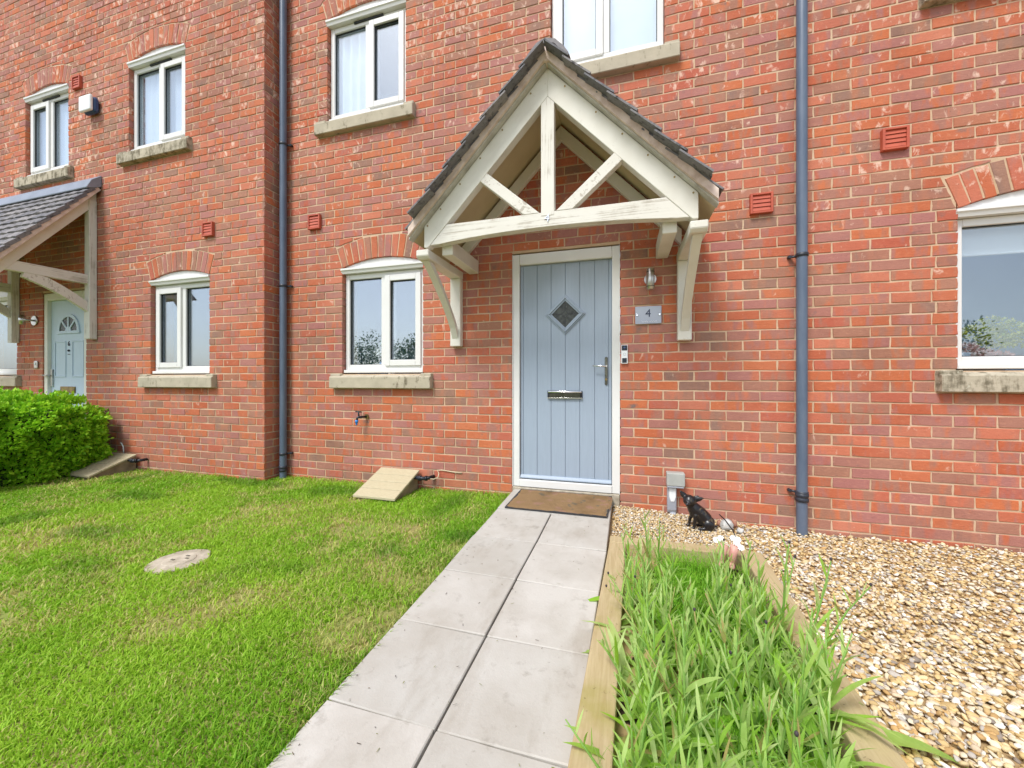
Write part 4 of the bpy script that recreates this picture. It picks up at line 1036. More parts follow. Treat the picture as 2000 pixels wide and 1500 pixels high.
# ------------------------------------------------------------------ gravel
def ico(sub):
    bm = bmesh.new(); bmesh.ops.create_icosphere(bm, subdivisions=sub, radius=1); V = np.array([v.co[:] for v in bm.verts]); F = np.array([[v.index for v in f.verts] for f in bm.faces]); bm.free(); return V, F
def gravel():
    N = 52000
    X = RNG.uniform(.87, 4.0, N); Y = RNG.uniform(-2.75, .0, N); D = np.hypot(X - CAM.x, Y - CAM.y)
    keep = np.ones(N, bool)
    # outside the raised bed
    keep &= ~((X < 1.70 - (-.80 - Y) * .045) & (Y < -.80)); keep &= ~((X < .93) & (Y < -.55))
    pr = (RNG.random(N) < np.clip(2.0 / np.maximum(D, .8), .45, 1)); keep &= pr
    # within what a viewer nearby could see
    keep &= X < 4.3
    X, Y, D = X[keep], Y[keep], D[keep]; n = len(X)
    small = (X < 1.42 + .2 * vnoise(X * 0 + 1, Y, 4, 8)) & (Y > -.8)
    sz = np.where(small, RNG.uniform(.0045, .0085, n), RNG.uniform(.0056, .0118, n) * (1 + (RNG.random(n) < .05) * .5))
    # extra fine pea shingle by the door
    m = 5200; X2 = RNG.uniform(.872, 1.62, m); Y2 = RNG.uniform(-.79, -.004, m); X = np.concatenate([X, X2]); Y = np.concatenate([Y, Y2]); sz = np.concatenate([sz, RNG.uniform(.0045, .008, m)]); n = len(X)
    Z = zgrav(X, Y) + RNG.uniform(-.016, .004, n)
    S3 = np.stack([sz * RNG.uniform(.9, 1.7, n), sz * RNG.uniform(.8, 1.2, n), sz * RNG.uniform(.34, .66, n)], 1)
    pal = np.array([lin(208, 180, 128), lin(220, 198, 154), lin(228, 214, 186), lin(234, 228, 216), lin(194, 158, 106), lin(186, 178, 168), lin(212, 190, 162), lin(150, 138, 126), lin(210, 182, 130)])
    w = np.array([.18, .19, .18, .12, .10, .08, .08, .02, .05]); col = pal[RNG.choice(len(pal), n, p=w / w.sum())] * RNG.uniform(.85, 1.12, (n, 1))
    D = np.hypot(X - CAM.x, Y - CAM.y); near = D < 2.15; tx = RNG.normal(0, .38, n); ty = RNG.normal(0, .38, n); az_ = RNG.uniform(0, 2 * np.pi, n)
    def rot(V, a, i, j):
        c, s = np.cos(a)[:, None], np.sin(a)[:, None]; o = V.copy(); o[:, :, i] = V[:, :, i] * c - V[:, :, j] * s; o[:, :, j] = V[:, :, i] * s + V[:, :, j] * c; return o
    Vs, Fs, Cs, off = [], [], [], 0
    for sub, m in ((2, near), (1, ~near)):
        bV, bF = ico(sub); nv = len(bV); k = int(m.sum())
        variants = [bV * (1 + .30 * np.array([mnoise.noise(Vector(v) * 1.5 + Vector((s * 7, 0, s))) for v in bV])[:, None]) for s in range(10)]
        VV = np.stack(variants)[RNG.integers(0, 10, k)] * S3[m][:, None, :]
        VV = rot(rot(rot(VV, tx[m], 1, 2), ty[m], 0, 2), az_[m], 0, 1) + np.stack([X[m], Y[m], Z[m]], 1)[:, None, :]
        Vs.append(VV.reshape(-1, 3)); Fs.append((np.arange(k)[:, None, None] * nv + bF[None]).reshape(-1, 3) + off); Cs.append(np.repeat(np.clip(col[m], 0, 1), nv, 0)); off += k * nv
    np_mesh('gravel', np.concatenate(Vs), np.concatenate(Fs), PEBBLE, np.concatenate(Cs), label='golden and cream pea shingle covering the bed by the wall', cat='gravel', smooth=True)
gravel()

# ================================================================== raised bed edged with timber
ZS = -.028
bed = thing('raised_bed', 'raised flower bed edged with pale timber sleepers beside the path', 'planter', (1.27, -1.5, -.1))
def sleeper(poly):
    mb = MB(); mb.prism(poly, -.20, ZS + random.uniform(-.003, .003), 'xy'); obj('sleeper', mb, SLEEPER, bed, .006, 2)
sleeper([(.868, -.90), (.962, -.90), (.895, -3.3), (.778, -3.3)]); sleeper([(.868, -.795), (1.585, -.780), (1.585, -.872), (.868, -.896)])
sleeper([(1.592, -.790), (1.692, -.800), (1.585, -3.3), (1.475, -3.3)])
def soilz(x, y): return -.115 + .03 * (vnoise(np.asarray(x, float), np.asarray(y, float), 9, 61) - .5) + .02 * (vnoise(np.asarray(x, float), np.asarray(y, float), 25, 62) - .5)
X, Y = np.meshgrid(np.linspace(.86, 1.65, 50), np.linspace(-3.3, -.85, 140)); V = np.stack([X.ravel(), Y.ravel(), soilz(X, Y).ravel()], 1); i = np.arange(49 * 139); a_ = (i // 49) * 50 + i % 49
so_ = np_mesh('soil', V - np.array(wloc(bed)), np.stack([a_, a_ + 1, a_ + 51, a_ + 50], 1), SOIL, kind=None, smooth=True); so_.parent = bed

# ------------------------------------------------------------------ strap leaved plants
def leaf_mesh(L, w, droop, seed):
    rr = random.Random(seed); mb = MB(); n = 7; vs = []
    for i in range(n + 1):
        t = i / n; wd = w * (math.sin(math.pi * min(1, (t * .93 + .07)) ** .8) ** .75 if t < 1 else .02) * (1 if t > .12 else .75)
        y = L * t * (1 - .12 * droop * t); z = -L * droop * .55 * t ** 2.3; tw = rr.uniform(-.12, .12) * t
        vs += [(-wd * math.cos(tw), y, z + wd * .32 + wd * math.sin(tw)), (0, y, z), (wd * math.cos(tw), y, z + wd * .32 - wd * math.sin(tw))]
    fs = []
    for i in range(n):
        for k in range(2): a_ = i * 3 + k; fs.append((a_, a_ + 1, a_ + 4, a_ + 3))
    mb.add(vs, fs, True); me = mb.mesh('leaf'); me.materials.append(LEAF); return me
LEAVES = [leaf_mesh(1.0, w, d, i) for i, (w, d) in enumerate(((.034, .15), (.040, .45), (.030, .3), (.046, .8), (.040, 1.1), (.030, .05)))]
def strap_plant(x, y, h, lean, label, nst=1, seed=0, bud=False, group='strap leaved plants in the raised bed', big=1.0):
    rr = random.Random(seed); z0 = float(soilz(x, y)) - .01
    t = thing('flowering_plant', label, 'plant', (x, y, z0), group)
    for s in range(nst):
        hh = h * (1 if s == 0 else rr.uniform(.6, .9)); az_ = rr.uniform(0, 6.28); lx, ly = lean[0] + .10 * math.cos(az_) * (s > 0) * 1.3, lean[1] + .10 * math.sin(az_) * (s > 0) * 1.3
        P = [Vector((x + (.02 * math.cos(az_ * 3) if s else 0) + lx * (q ** 1.5) + rr.uniform(-.004, .004), y + ly * (q ** 1.5) + rr.uniform(-.004, .004), z0 + hh * q)) for q in (0, .25, .5, .75, 1)]
        mb = MB(); mb.tube(P, [.0050, .0044, .0036, .0028, .0016], 6); obj('stem', mb, STEM, t)
        nl = int(rr.uniform(12, 16) * (.75 + hh)); a0 = rr.uniform(0, 6.28)
        for i in range(nl):
            q = .04 + .93 * i / nl; p = P[0].lerp(P[4], q); j = min(3, int(q * 4)); p = P[j].lerp(P[j + 1], q * 4 - j)
            L = (.080 * (1 - q) + .048) * rr.uniform(.75, 1.3) * big * (1.7 if i < 2 else 1.1); el_ = R((30 if i < 2 else 56) + 22 * q + rr.uniform(-16, 12)); a0 += 2.4 + rr.uniform(-.4, .4)
            o = inst('leaf', LEAVES[rr.choice((3, 4, 1, 1, 0, 2)) if q < .2 else rr.choice((0, 2, 5, 0, 1))], t, p, (el_, rr.uniform(-.25, .25), a0), (L * rr.uniform(1.1, 1.9), L, L))
        if bud: mb = MB(); mb.ell(P[4] + Vector((0, 0, .006)), (.0045, .0045, .006), seg=8, rings=6); obj('bud', mb, BUD, t)
rr = random.Random(5)
strap_plant(1.515, -1.60, .46, (.02, -.02), 'tallest leafy plant, standing up before the gravel at the right sleeper', 2, 101, True)
strap_plant(1.54, -1.74, .43, (.09, .03), 'tall wispy plant leaning out to the right over the gravel', 2, 107, True)
strap_plant(1.50, -1.95, .36, (.05, -.05), 'leafy plant arching over the near end of the right sleeper', 2, 102, False, big=1.35)
strap_plant(1.505, -1.20, .30, (.03, .02), 'slim upright plant before the downpipe at the far right of the bed', 1, 103)
strap_plant(.985, -1.22, .26, (-.02, .0), 'leafy plant at the far left corner of the bed beside bare soil', 1, 104)
strap_plant(.965, -1.95, .20, (-.09, -.02), 'low plant reaching its long leaf over the left sleeper', 1, 105, big=1.25)
strap_plant(1.13, -1.10, .30, (.0, .0), 'upright plant with dark bud before the dog ornament', 1, 106, True)
pts_ = []
for k in range(1500):
    if len(pts_) >= 72: break
    x = rr.uniform(.965, 1.50 - .0); y = rr.uniform(-2.62, -1.12)
    if x > 1.525 + (y + 1.2) * .045: continue
    if y > -1.35 and 1.15 < x: continue
    if x < 1.06 and y > -1.24: continue
    if y > -1.62 and 1.10 < x < 1.42 and rr.random() < .8: continue
    if all(math.hypot(x - a, y - b) > .060 for a, b in pts_): pts_.append((x, y))
for i, (x, y) in enumerate(pts_):
    h = rr.uniform(.24, .40) * (1 if y > -2.1 else .85)
    xm_ = (x - (.95 + (y + .9) * .028)) / .6
    where = 'against the left sleeper' if xm_ < .3 else ('against the right sleeper' if xm_ > .7 else 'in the middle of the bed')
    far_ = 'near end' if y < -2.12 else ('middle stretch' if y < -1.62 else 'far end')
    strap_plant(x, y, h, (rr.uniform(-.05, .05), rr.uniform(-.05, .05)), 'narrow leaved green plant ' + where + ', ' + far_ + ' of the planting', rr.choice((2, 2, 3)), 200 + i, rr.random() < .07)
# small weed in the gravel behind the bed
z0 = -.095
t = thing('weed', 'small green weed sprouting in the gravel behind the bed', 'plant', (1.185, -.70, z0))
mb = MB(); mb.tube([(1.185, -.70, z0), (1.187, -.70, z0 + .06), (1.185, -.702, z0 + .13)], [.003, .0025, .0012], 6); obj('stem', mb, STEM, t)
for i in range(11):
    q = i / 11; L = .055 * (1 - .5 * q); inst('leaf', LEAVES[i % 3], t, (1.186, -.70, z0 + .02 + .105 * q), (R(25 + 45 * q), 0, i * 2.4), (L * 1.5, L, L))

# fine feathery seedlings filling the bed
def fine():
    N = 15000
    X = RNG.uniform(.99, 1.56, N); Y = RNG.uniform(-2.7, -.93, N); k = (X < 1.57 + (Y + .9) * .045)
    dens = np.exp(-((X - 1.28) / .20) ** 2) * np.where(Y > -1.65, 1, .45); dens = np.maximum(dens, .22 * (Y < -1.3)); cl_ = vnoise(X, Y, 14, 81); dens = dens * np.clip((cl_ - .22) * 2.2, 0.05, 1) * np.clip((X - 1.04) / .10, .06, 1); k &= RNG.random(N) < dens
    X, Y = X[k], Y[k]; n = len(X); Z = soilz(X, Y); H = RNG.uniform(.05, .15, n) * (.55 + .9 * vnoise(X, Y, 11, 82)) * np.where(Y > -1.7, 1, .75)
    Vs = []; Fs = []; Cs = []; base = 0
    A, B = lin(106, 176, 36), lin(160, 208, 66)
    for _ in range(1):
        m = 9                                   # needles per seedling plus a stem
        th = RNG.uniform(0, 2 * np.pi, (n, m)); q = np.tile(np.linspace(.15, 1, m), (n, 1)); L = RNG.uniform(.012, .034, (n, m))
        lean = RNG.normal(0, .03, (n, 2)); sx = X[:, None] + lean[:, :1] * q; sy = Y[:, None] + lean[:, 1:] * q; sz_ = Z[:, None] + H[:, None] * q
        ex = sx + np.cos(th) * L * .7; ey = sy + np.sin(th) * L * .7; ez = sz_ + L * RNG.uniform(.35, .9, (n, m)); w = .0016
        wx, wy = -np.sin(th) * w, np.cos(th) * w
        V = np.stack([np.stack([sx - wx, sy - wy, sz_], -1), np.stack([sx + wx, sy + wy, sz_], -1), np.stack([ex, ey, ez], -1)], 2).reshape(-1, 3)
        c = A + (B - A) * RNG.random((n * m, 1)); Vs.append(V); Cs.append(np.repeat(c, 3, 0)); F = np.arange(n * m * 3).reshape(-1, 3); Fs.append(F + base); base += len(V)
        a_ = RNG.uniform(0, np.pi, n); wx, wy = np.cos(a_) * .0013, np.sin(a_) * .0013
        V = np.stack([np.stack([X - wx, Y - wy, Z], -1), np.stack([X + wx, Y + wy, Z], -1), np.stack([X + lean[:, 0], Y + lean[:, 1], Z + H], -1)], 1).reshape(-1, 3)
        Vs.append(V); Cs.append(np.repeat(A + (B - A) * RNG.random((n, 1)), 3, 0)); Fs.append(np.arange(n * 3).reshape(-1, 3) + base)
    np_mesh('seedlings', np.concatenate(Vs), np.concatenate(Fs), GRASSM, np.concatenate(Cs), label='fine feathery green seedlings carpeting the raised bed', cat='ground cover')
fine()

# ================================================================== hedge beside the path of the left house
t = thing('hedge', 'clipped bright green box hedge in front of the pale blue door', 'hedge', (-5.35, -1.4, -.1))
def leaf_cloud(n, sampler, size, cols, rng, up=.35):
    P, N_ = sampler(n); n = len(P); d = N_ + rng.normal(0, .55, (n, 3)); d[:, 2] += up; d /= np.linalg.norm(d, axis=1)[:, None]
    a = np.cross(d, rng.normal(0, 1, (n, 3))); a /= np.linalg.norm(a, axis=1)[:, None]; L = size * rng.uniform(.7, 1.3, (n, 1)); w = L * .30
    b = np.cross(a, d); V = np.stack([P, P + d * L * .5 + b * 0 + a * w, P + d * L, P + d * L * .5 - a * w], 1).reshape(-1, 3)
    F = np.arange(n * 4).reshape(-1, 4); c = cols[0] + (cols[1] - cols[0]) * rng.random((n, 1)); return V, F, np.repeat(c, 4, 0)
def hedge_sampler(n):
    # surface of a lumpy box with rounded top
    u = RNG.random(n); X0, X1, Y0, Y1, H = -5.95, -4.70, -2.6, -.36, .82
    face = RNG.choice(5, n, p=[.36, .22, .10, .27, .05]); a = RNG.random(n); b = RNG.random(n); P = np.zeros((n, 3)); N = np.zeros((n, 3))
    for k in range(5):
        m = face == k
        if k == 0: P[m] = np.stack([np.full(m.sum(), X1), Y0 + (Y1 - Y0) * a[m], H * b[m]], 1); N[m] = (1, 0, 0)
        if k == 1: P[m] = np.stack([X0 + (X1 - X0) * a[m], Y0 + (Y1 - Y0) * b[m], np.full(m.sum(), H)], 1); N[m] = (0, 0, 1)
        if k == 2: P[m] = np.stack([X0 + (X1 - X0) * a[m], np.full(m.sum(), Y1), H * b[m]], 1); N[m] = (0, 1, 0)
        if k == 3: P[m] = np.stack([X0 + (X1 - X0) * a[m], np.full(m.sum(), Y0), H * b[m]], 1); N[m] = (0, -1, 0)
        if k == 4: P[m] = np.stack([np.full(m.sum(), X0), Y0 + (Y1 - Y0) * a[m], H * b[m]], 1); N[m] = (-1, 0, 0)
    cx, cy = (X0 + X1) / 2, (Y0 + Y1) / 2
    # rounded shoulders, narrower foot, lumps
    q = np.clip((P[:, 2] - .52) / .30, 0, 1); sh = 1 - .22 * q ** 2; ft = 1 - .10 * np.clip(1 - P[:, 2] / .25, 0, 1)
    P[:, 0] = cx + (P[:, 0] - cx) * sh * ft; P[:, 1] = cy + (P[:, 1] - cy) * (1 - .05 * q ** 2) * (.5 + .5 * ft)
    P[:, 2] *= 1 - .10 * np.clip(np.abs(P[:, 0] - cx) / (X1 - cx) - .5, 0, 1) - .14 * np.clip((P[:, 1] + .75) / .4, 0, 1)
    l = (vnoise(P[:, 1] * 1.0 + P[:, 0], P[:, 2] + P[:, 0] * .7, 4.5, 71) - .5) * .17 + (vnoise(P[:, 1] + P[:, 0], P[:, 2] - P[:, 0] * .5, 11, 72) - .5) * .13
    P += N * (l - np.abs(RNG.normal(0, .028, n)))[:, None]; P += N * ((RNG.random(n) < .05) * RNG.uniform(.02, .07, n))[:, None]; P[:, 2] += -.10; return P, N
Vv, Ff, Cc = leaf_cloud(46000, hedge_sampler, .046, (lin(118, 182, 30), lin(184, 228, 62)), RNG)
ho = np_mesh('foliage', Vv - np.array(wloc(t)), Ff, HEDGEM, Cc, kind=None); ho.parent = t
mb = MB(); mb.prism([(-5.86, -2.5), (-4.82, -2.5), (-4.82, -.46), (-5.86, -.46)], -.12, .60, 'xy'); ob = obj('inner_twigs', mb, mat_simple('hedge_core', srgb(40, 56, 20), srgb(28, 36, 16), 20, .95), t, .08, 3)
for k in range(7):
    yk = -2.4 + k * .3; mb = MB(); mb.tube([(-5.0, yk, -.14), (-4.98, yk + .02, .2), (-4.96, yk, .5)], [.014, .011, .006], 6); obj('stem', mb, mat_simple('twig', srgb(90, 74, 54)) if k == 0 else bpy.data.materials['twig'], t)

# ================================================================== manhole cover in the lawn
t = thing('manhole_cover', 'weathered pale round drain cover sunk in the lawn', 'manhole cover', (MH[0], MH[1], -.1))
n = 26; zt = float(zlawn(*MH[:2])) + .016; pl = []
for i in range(n):
    a_ = 2 * math.pi * i / n; r_ = MH[2] * (1 + .10 * mnoise.noise(Vector((math.cos(a_) * 2, math.sin(a_) * 2, 3)))); pl.append((MH[0] + r_ * math.cos(a_), MH[1] + r_ * math.sin(a_)))
mb = MB(); mb.prism(pl, zt - .05, zt, 'xy'); obj('rim', mb, CONC, t, .005, 2)
mb = MB(); mb.lathe((MH[0], MH[1], zt), [(.0, .003), (.075, .003), (.079, .0005)], 24, False); obj('lid', mb, CONC, t)
for dx, dy in ((.03, .02), (-.03, -.015), (.0, .045)):
    mb = MB(); x, y = MH[0] + dx, MH[1] + dy; mb.box(x - .012, x + .012, y - .006, y + .006, zt + .001, zt + .0055); obj('key_slot', mb, DARKC, t, .001)

# ================================================================== dog ornament
def remesh_obj(name, mb, mat, parent, vox, smooth=4):
    o = obj(name, mb, mat, parent); m = o.modifiers.new('join', 'REMESH'); m.mode = 'VOXEL'; m.voxel_size = vox; m.use_smooth_shade = True
    s = o.modifiers.new('soft', 'SMOOTH'); s.iterations = smooth; s.factor = .5; return o
zg = -.115
DOGS = 1.1
t = thing('dog_ornament', 'black resin sitting chihuahua ornament with large ears on the gravel', 'ornament', (1.45, -.27, zg))
H_ = Vector((1.402, -.292, .062)); mb = MB()
mb.tube([(1.50, -.262, zg + .055), (1.465, -.268, zg + .095), (1.43, -.275, zg + .13), (1.412, -.28, zg + .158)], [.050, .048, .042, .031], 14)      # trunk to neck
mb.ell((1.517, -.262, zg + .042), (.042, .036, .042)); mb.ell((1.435, -.278, zg + .105), (.031, .030, .040), Matrix.Rotation(R(20), 3, 'Y'))
for sy in (-1, 1):
    yy = -.27 + sy * .026 + (-.006 if sy < 0 else .0)
    mb.ell((1.515, yy + sy * .006, zg + .034), (.034, .018, .034)); mb.tube([(1.515, yy + sy * .008, zg + .016), (1.475, yy + sy * .010, zg + .010)], [.013, .011], 8); mb.ell((1.462, yy + sy * .010, zg + .009), (.016, .010, .009))
    fx = 1.428 if sy < 0 else 1.408
    mb.tube([(1.440, yy, zg + .095), (fx + .004, yy - .002, zg + .05), (fx, yy - .004, zg + .010)], [.017, .011, .009], 10); mb.ell((fx - .008, yy - .006, zg + .008), (.015, .010, .008))
mb.tube([(1.545, -.258, zg + .02), (1.57, -.25, zg + .014), (1.578, -.235, zg + .016)], [.010, .008, .005], 8)
mb.ell(H_, (.038, .035, .034)); mb.ell(H_ + Vector((.0, .004, .010)), (.035, .033, .030))
mz = H_ + Vector((-.014, -.030, -.012)); mb.tube([H_ + Vector((-.006, -.012, -.006)), mz, mz + Vector((-.006, -.012, -.002))], [.021, .014, .010], 12)
# ears: thick, wide, one raised, one out to the side
def ear(base, tip, wdt, nrm):
    b_, tp = Vector(base), Vector(tip); d = (tp - b_); s_ = d.cross(Vector(nrm)).normalized(); n_ = Vector(nrm).normalized() * .0045; vs = []
    for f_, w_ in ((0, .7), (.3, 1.0), (.6, .82), (.85, .4), (1.0, .08)):
        p = b_ + d * f_; vs += [p - s_ * wdt * w_ - n_ * .2, p - n_ * 1.6, p + s_ * wdt * w_ - n_ * .2, p + n_ * 1.2]
    fs = []
    for i in range(4):
        for k in range(4): a_ = i * 4 + k; b2 = i * 4 + (k + 1) % 4; fs.append((a_, b2, b2 + 4, a_ + 4))
    fs += [(3, 2, 1, 0), (16, 17, 18, 19)]; mb.add(vs, fs)
ear(H_ + Vector((-.016, .004, .018)), H_ + Vector((-.058, .006, .062)), .024, (.25, -1, .2)); ear(H_ + Vector((.022, .006, .014)), H_ + Vector((.088, .002, .024)), .024, (.1, -1, .25))
body = remesh_obj('body', mb, DOGM, t, .0042, 3); t.scale = (DOGS, DOGS, DOGS)
for sx in (-1, 1): mb = MB(); mb.ell(H_ + Vector((-.004 + sx * .014, -.028, .004)), (.0048, .004, .0048), seg=10, rings=7); obj('eye', mb, BLACKP, t)
mb = MB(); mb.ell(mz + Vector((-.008, -.021, .002)), (.006, .005, .0045), seg=10, rings=7); obj('nose', mb, BLACKP, t)

# ================================================================== stones and small ornaments behind the bed
def stone(c, r_, mat, name, label, seed):
    mb = MB(); mb.ell(c, r_, Matrix.Rotation(R(20 + seed * 7), 3, 'Z'), 16, 11, .42, seed); obj(name, mb, mat, None, label=label, cat='stone', loc=(c[0], c[1], c[2] - r_[2]))
zs_ = float(zgrav(1.68, -.2))
stone((1.655, -.20, zs_ + .030), (.044, .038, .040), ROCKW, 'rock', 'white grey-flecked rock lying on gravel against the brick wall', 3)
stone((1.735, -.235, zs_ + .008), (.026, .022, .020), ROCKW, 'rock', 'small pale grey rock in gravel right of the white rock', 5)
stone((1.618, -.165, zs_ + .026), (.020, .018, .022), ROCKR, 'rock', 'dark red-brown stone tucked left of the white rock', 7)
stone((1.715, -.155, zs_ + .028), (.020, .022, .030), ROCKR, 'rock', 'rusty brown stone tucked right of the white rock', 8)
# pink ceramic ornament with white flowers at the far right corner of the bed
ox, oy, oz = 1.485, -.965, -.05
t = thing('ceramic_ornament', 'pair of pink ceramic boots holding white flowers at bed corner', 'ornament', (ox, oy, oz))
for dx, ln in ((-.030, -.018), (.022, -.006)):
    mb = MB(); mb.tube([(ox + dx, oy, oz), (ox + dx + .004, oy + .004, oz + .05), (ox + dx + .018, oy + .012, oz + .10)], [.019, .018, .023], 14, True); b = obj('boot_shaft', mb, PINKC, t)
    mb = MB(); mb.ell((ox + dx - .010, oy - .022, oz + .004), (.017, .034, .018), None, 12, 8); obj('boot_toe', mb, PINKC, b)
for k, (dx, dy, dz) in enumerate(((.045, .012, .118), (.062, .0, .100), (.032, .03, .135), (-.028, .03, .128), (.055, .03, .130), (-.052, .02, .120))):
    c = Vector((ox + dx, oy + dy, oz + dz)); mb = MB()
    for i in range(12):
        a_ = 2 * math.pi * i / 12 + k; d = Vector((math.cos(a_), math.sin(a_) * .55, math.sin(a_) * .75)); s_ = Vector((-math.sin(a_), math.cos(a_) * .4, math.cos(a_))) * .0032
        e_ = c + d * .020 + Vector((0, -.007, 0)); m_ = c + d * .012
        mb.add([c + Vector((0, -.004, 0)), m_ + s_ + Vector((0, -.006, 0)), e_, m_ - s_ + Vector((0, -.006, 0))], [(0, 1, 2, 3)])
    mb.ell(c + Vector((0, -.005, 0)), (.005, .004, .005), seg=8, rings=5)
    mb.tube([(ox + .02, oy + .012, oz + .09), (c.x, c.y + .003, c.z)], .0014, 5); obj('flower', mb, FLOWER_W, t)
t = thing('metal_stake', 'thin dark metal stake leaning over the gravel behind bed', 'stake', (1.60, -.76, -.10))
mb = MB(); mb.tube([(1.60, -.775, -.10), (1.595, -.74, -.02)], [.012, .009], 8); obj('foot', mb, IRON, t)
mb = MB(); mb.tube([(1.595, -.74, -.02), (1.583, -.66, .03), (1.565, -.56, .055), (1.55, -.48, .06)], .0038, 6); obj('rod', mb, IRON, t)

# grass clippings and specks blown over the path
def litter():
    n = 150; X = RNG.uniform(.05, .80, n); Y = RNG.uniform(-2.9, -.5, n); X = np.where(RNG.random(n) < .35, .03 + np.abs(RNG.normal(0, .05, n)), X); L = RNG.uniform(.004, .016, n); W_ = RNG.uniform(.0005, .0012, n); a = RNG.uniform(0, 6.283, n)
    dx, dy = np.cos(a) * L, np.sin(a) * L; wx, wy = -np.sin(a) * W_, np.cos(a) * W_; Z = zpath(Y) + .0045
    V = np.stack([np.stack([X - wx, Y - wy, Z], 1), np.stack([X + wx, Y + wy, Z], 1), np.stack([X + dx + wx, Y + dy + wy, Z + RNG.uniform(0, .004, n)], 1), np.stack([X + dx - wx, Y + dy - wy, Z + .001], 1)], 1).reshape(-1, 3)
    pal = np.array([lin(120, 104, 72), lin(90, 74, 52), lin(132, 136, 70), lin(70, 58, 46)]); c = pal[RNG.integers(0, 4, n)]
    np_mesh('grass_clippings', V, np.arange(n * 4).reshape(-1, 4), GRASSM, np.repeat(c, 4, 0), label='dry grass clippings scattered over the paving slabs', cat='clippings')
litter()

# ================================================================== things behind the glass
def curtain(x0, x1, y, z0, z1, label, mat=CURTAIN, waves=7, amp=.022):
    mb = MB(); n = 48; vs = []
    for i in range(n + 1):
        q = i / n; x = x0 + (x1 - x0) * q; yy = y + amp * math.sin(q * waves * 6.283) + .3 * amp * math.sin(q * 31)
        vs += [(x, yy, z0), (x, yy, z1), (x, yy + .003, z0), (x, yy + .003, z1)]
    fs = []
    for i in range(n): a_ = i * 4; fs += [(a_, a_ + 4, a_ + 5, a_ + 1), (a_ + 2, a_ + 3, a_ + 7, a_ + 6)]
    mb.add(vs, fs, True); obj('curtain', mb, mat, None, label=label, cat='curtain', loc=((x0 + x1) / 2, y, z0))
curtain(-1.96, -1.46, .14, 3.62, 4.70, 'pale gathered curtain behind left pane of upper window above corner downpipe', waves=5)
curtain(-4.60, -3.69, YL + .13, 3.60, 4.70, 'white net curtain behind wide upper window of left house', waves=9, amp=.012)
curtain(-6.59, -5.71, YL + .13, 3.60, 4.70, 'white net curtain behind far left upper window of left house', waves=9, amp=.012)
curtain(.345, 1.262, .13, 3.60, 4.70, 'pale flat blind behind upper window beside porch ridge', waves=2, amp=.004)
curtain(-1.40, -1.30, .20, 1.00, 2.1, 'narrow folded curtain edge behind ground floor window left of porch', waves=2, amp=.012)
mb = MB(); mb.box(3.09, 4.26, .165, .168, 1.80, 2.10); mb.tube([(3.09, .166, 1.80), (4.26, .166, 1.80)], .008, 8); obj('roller_blind', mb, BLIND, None, label='pale roller blind half lowered in the right hand window', cat='blind', loc=(3.7, .166, 1.8))
mb = MB(); mb.ell((-1.145, .22, 3.84), (.10, .07, .13), None, 18, 12, .3, 4); mb.ell((-1.13, .21, 3.99), (.11, .06, .07), Matrix.Rotation(R(25), 3, 'Y'), 16, 10, .3, 6); remesh_obj('white_ornament', mb, WHITEP, None, .012, 3)
bpy.data.objects['white_ornament']['label'] = 'white rounded ornament behind right pane of upper window left of porch'; bpy.data.objects['white_ornament']['category'] = 'ornament'
# vase of white flowers in the ground floor window
vx, vy, vz = -1.47, .24, 1.005
t = thing('flower_vase', 'blue vase of white lilies behind ground floor window left of porch', 'vase', (vx, vy, vz))
mb = MB(); mb.lathe((vx, vy, vz), [(0, 0), (.045, 0), (.06, .04), (.055, .10), (.045, .13)], 18); obj('pot', mb, BLUEP, t)
rr = random.Random(3); LEAFD = mat_leaf('dark_leaf', srgb(44, 84, 36), srgb(76, 116, 50)); lm2 = LEAVES[1].copy(); lm2.materials.clear(); lm2.materials.append(LEAFD)
for k in range(7):
    a_ = rr.uniform(0, 6.28); tip = Vector((vx + .10 * math.cos(a_) + .01, vy + .05 * math.sin(a_), vz + rr.uniform(.22, .36)))
    mb = MB(); mb.tube([(vx, vy, vz + .10), (vx + (tip.x - vx) * .4, vy + (tip.y - vy) * .4, vz + .2), tip], .003, 5); obj('stem', mb, STEM, t)
    for i in range(3): inst('leaf', lm2, t, Vector((vx, vy, vz + .1)).lerp(tip, .25 + .25 * i), (R(30), 0, rr.uniform(0, 6.28)), (.16, .14, .14))
    if k < 5:
        mb = MB()
        for i in range(6):
            an = i * 1.047; d = Vector((math.cos(an), -.6, math.sin(an))).normalized(); s_ = Vector((-math.sin(an), 0, math.cos(an))) * .010
            mb.add([tip, tip + d * .03 + s_, tip + d * .055, tip + d * .03 - s_], [(0, 1, 2, 3)])
        obj('bloom', mb, FLOWER_W, t)
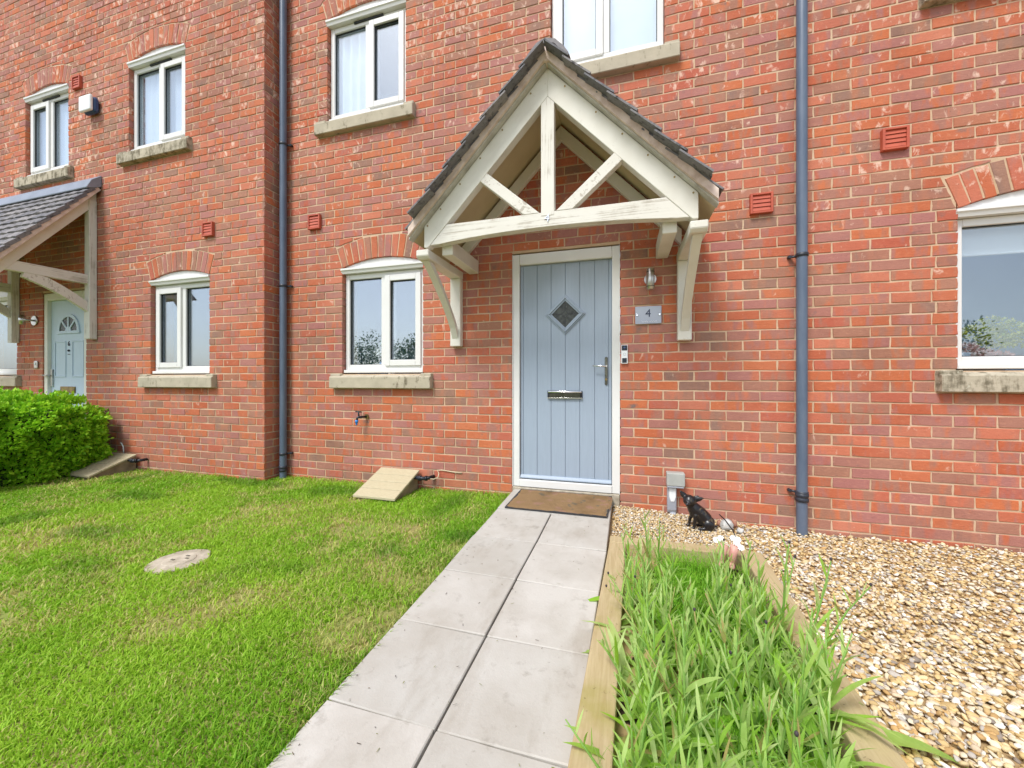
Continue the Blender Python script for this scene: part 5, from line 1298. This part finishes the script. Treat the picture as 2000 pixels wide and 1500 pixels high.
# vases and potted plant in the right hand window
t = thing('bonsai_plant', 'potted bushy plant with pink and yellow green foliage behind right hand window', 'plant', (3.42, .36, 1.0))
mb = MB(); mb.lathe((3.42, .36, 1.0), [(0, 0), (.12, 0), (.15, .05), (.14, .06)], 18); obj('pot', mb, GREYCON, t)
mb = MB(); mb.tube([(3.42, .36, 1.05), (3.44, .36, 1.14), (3.40, .36, 1.22)], [.02, .016, .01], 8); obj('trunk', mb, mat_simple('bark', srgb(120, 96, 78)), t)
for nm, cs, cols, rad in (('foliage', [(3.43, .24, 1.33), (3.33, .23, 1.27), (3.52, .25, 1.29), (3.44, .23, 1.21), (3.58, .25, 1.22)], (lin(150, 168, 70), lin(214, 206, 110)), .085), ('blossom', [(3.25, .22, 1.16), (3.34, .22, 1.12), (3.22, .22, 1.08), (3.42, .22, 1.10), (3.30, .20, 1.07)], (lin(206, 150, 156), lin(232, 196, 196)), .065)):
    def smp(n, cs=cs, rad=rad):
        c = np.array(cs)[RNG.integers(0, len(cs), n)]; d = RNG.normal(0, 1, (n, 3)); d /= np.linalg.norm(d, axis=1)[:, None]; return c + d * rad * RNG.uniform(.5, 1, (n, 1)) * np.array([1.2, .7, .55]), d
    Vv, Ff, Cc = leaf_cloud(1500, smp, .022, cols, RNG); o = np_mesh(nm, Vv - np.array(wloc(t)), Ff, HEDGEM, Cc, kind=None); o.parent = t
for k, (x, y, s, lab) in enumerate(((3.165, .17, 1.0, 'small pale waisted vase in lower left corner of right hand window'), (3.195, .15, .72, 'squat pale bowl before the vase in right hand window'))):
    prof = [(0, 0), (.03, 0), (.042, .03), (.045, .06), (.03, .09), (.018, .12), (.026, .15), (.03, .155)] if k == 0 else [(0, 0), (.03, 0), (.05, .04), (.056, .09), (.054, .095)]
    mb = MB(); mb.lathe((x, y, 1.06), [(a * s, b * s) for a, b in prof], 18); mb.lathe((x, y, 1.0), [(.05, 0), (.05, .06), (0, .06)], 12); obj('vase', mb, PLAQUE, None, label=lab, cat='vase', loc=(x, y, 1.0))

# ================================================================== shrubs across the road, met only in the window reflections
def shrub(x, y, h, rx, seed):
    rg = np.random.default_rng(seed); t = thing('garden_tree', 'leafy tree standing behind the viewer opposite the houses', 'tree', (x, y, -.3), 'trees opposite the houses')
    mb = MB(); mb.tube([(x, y, -.34), (x + .05, y, h * .35), (x, y + .05, h * .7)], [.09, .06, .03], 8); obj('trunk', mb, bpy.data.materials['bark'], t)
    cl = rg.normal(0, 1, (14, 3)); cl /= np.linalg.norm(cl, axis=1)[:, None]; cl = cl * rg.uniform(.3, .95, (14, 1)) * np.array([rx, rx * .8, h * .36]) + np.array([x, y, h * .58])
    def smp(n):
        c = cl[rg.integers(0, len(cl), n)]; d = rg.normal(0, 1, (n, 3)); d /= np.linalg.norm(d, axis=1)[:, None]; return c + d * rx * .36 * rg.uniform(.3, 1, (n, 1)), d
    Vv, Ff, Cc = leaf_cloud(2600, smp, .10, (lin(58, 92, 30), lin(96, 128, 48)), rg); o = np_mesh('crown', Vv - np.array(wloc(t)), Ff, HEDGEM, Cc, kind=None); o.parent = t
for i, (x, y, h, rx) in enumerate(((-9, -13, 3.6, 1.7), (-6.2, -14, 3.9, 1.7), (-3.4, -12.5, 3.3, 1.4), (-.6, -13.5, 3.9, 1.6), (2.4, -13, 3.0, 1.5), (5.2, -14, 3.4, 1.6), (8.2, -13, 3.3, 1.6), (-12.5, -14, 3.8, 1.9), (-16, -13, 3.2, 1.8), (11.5, -13.5, 3.2, 1.7))): shrub(x, y, h, rx, 300 + i)
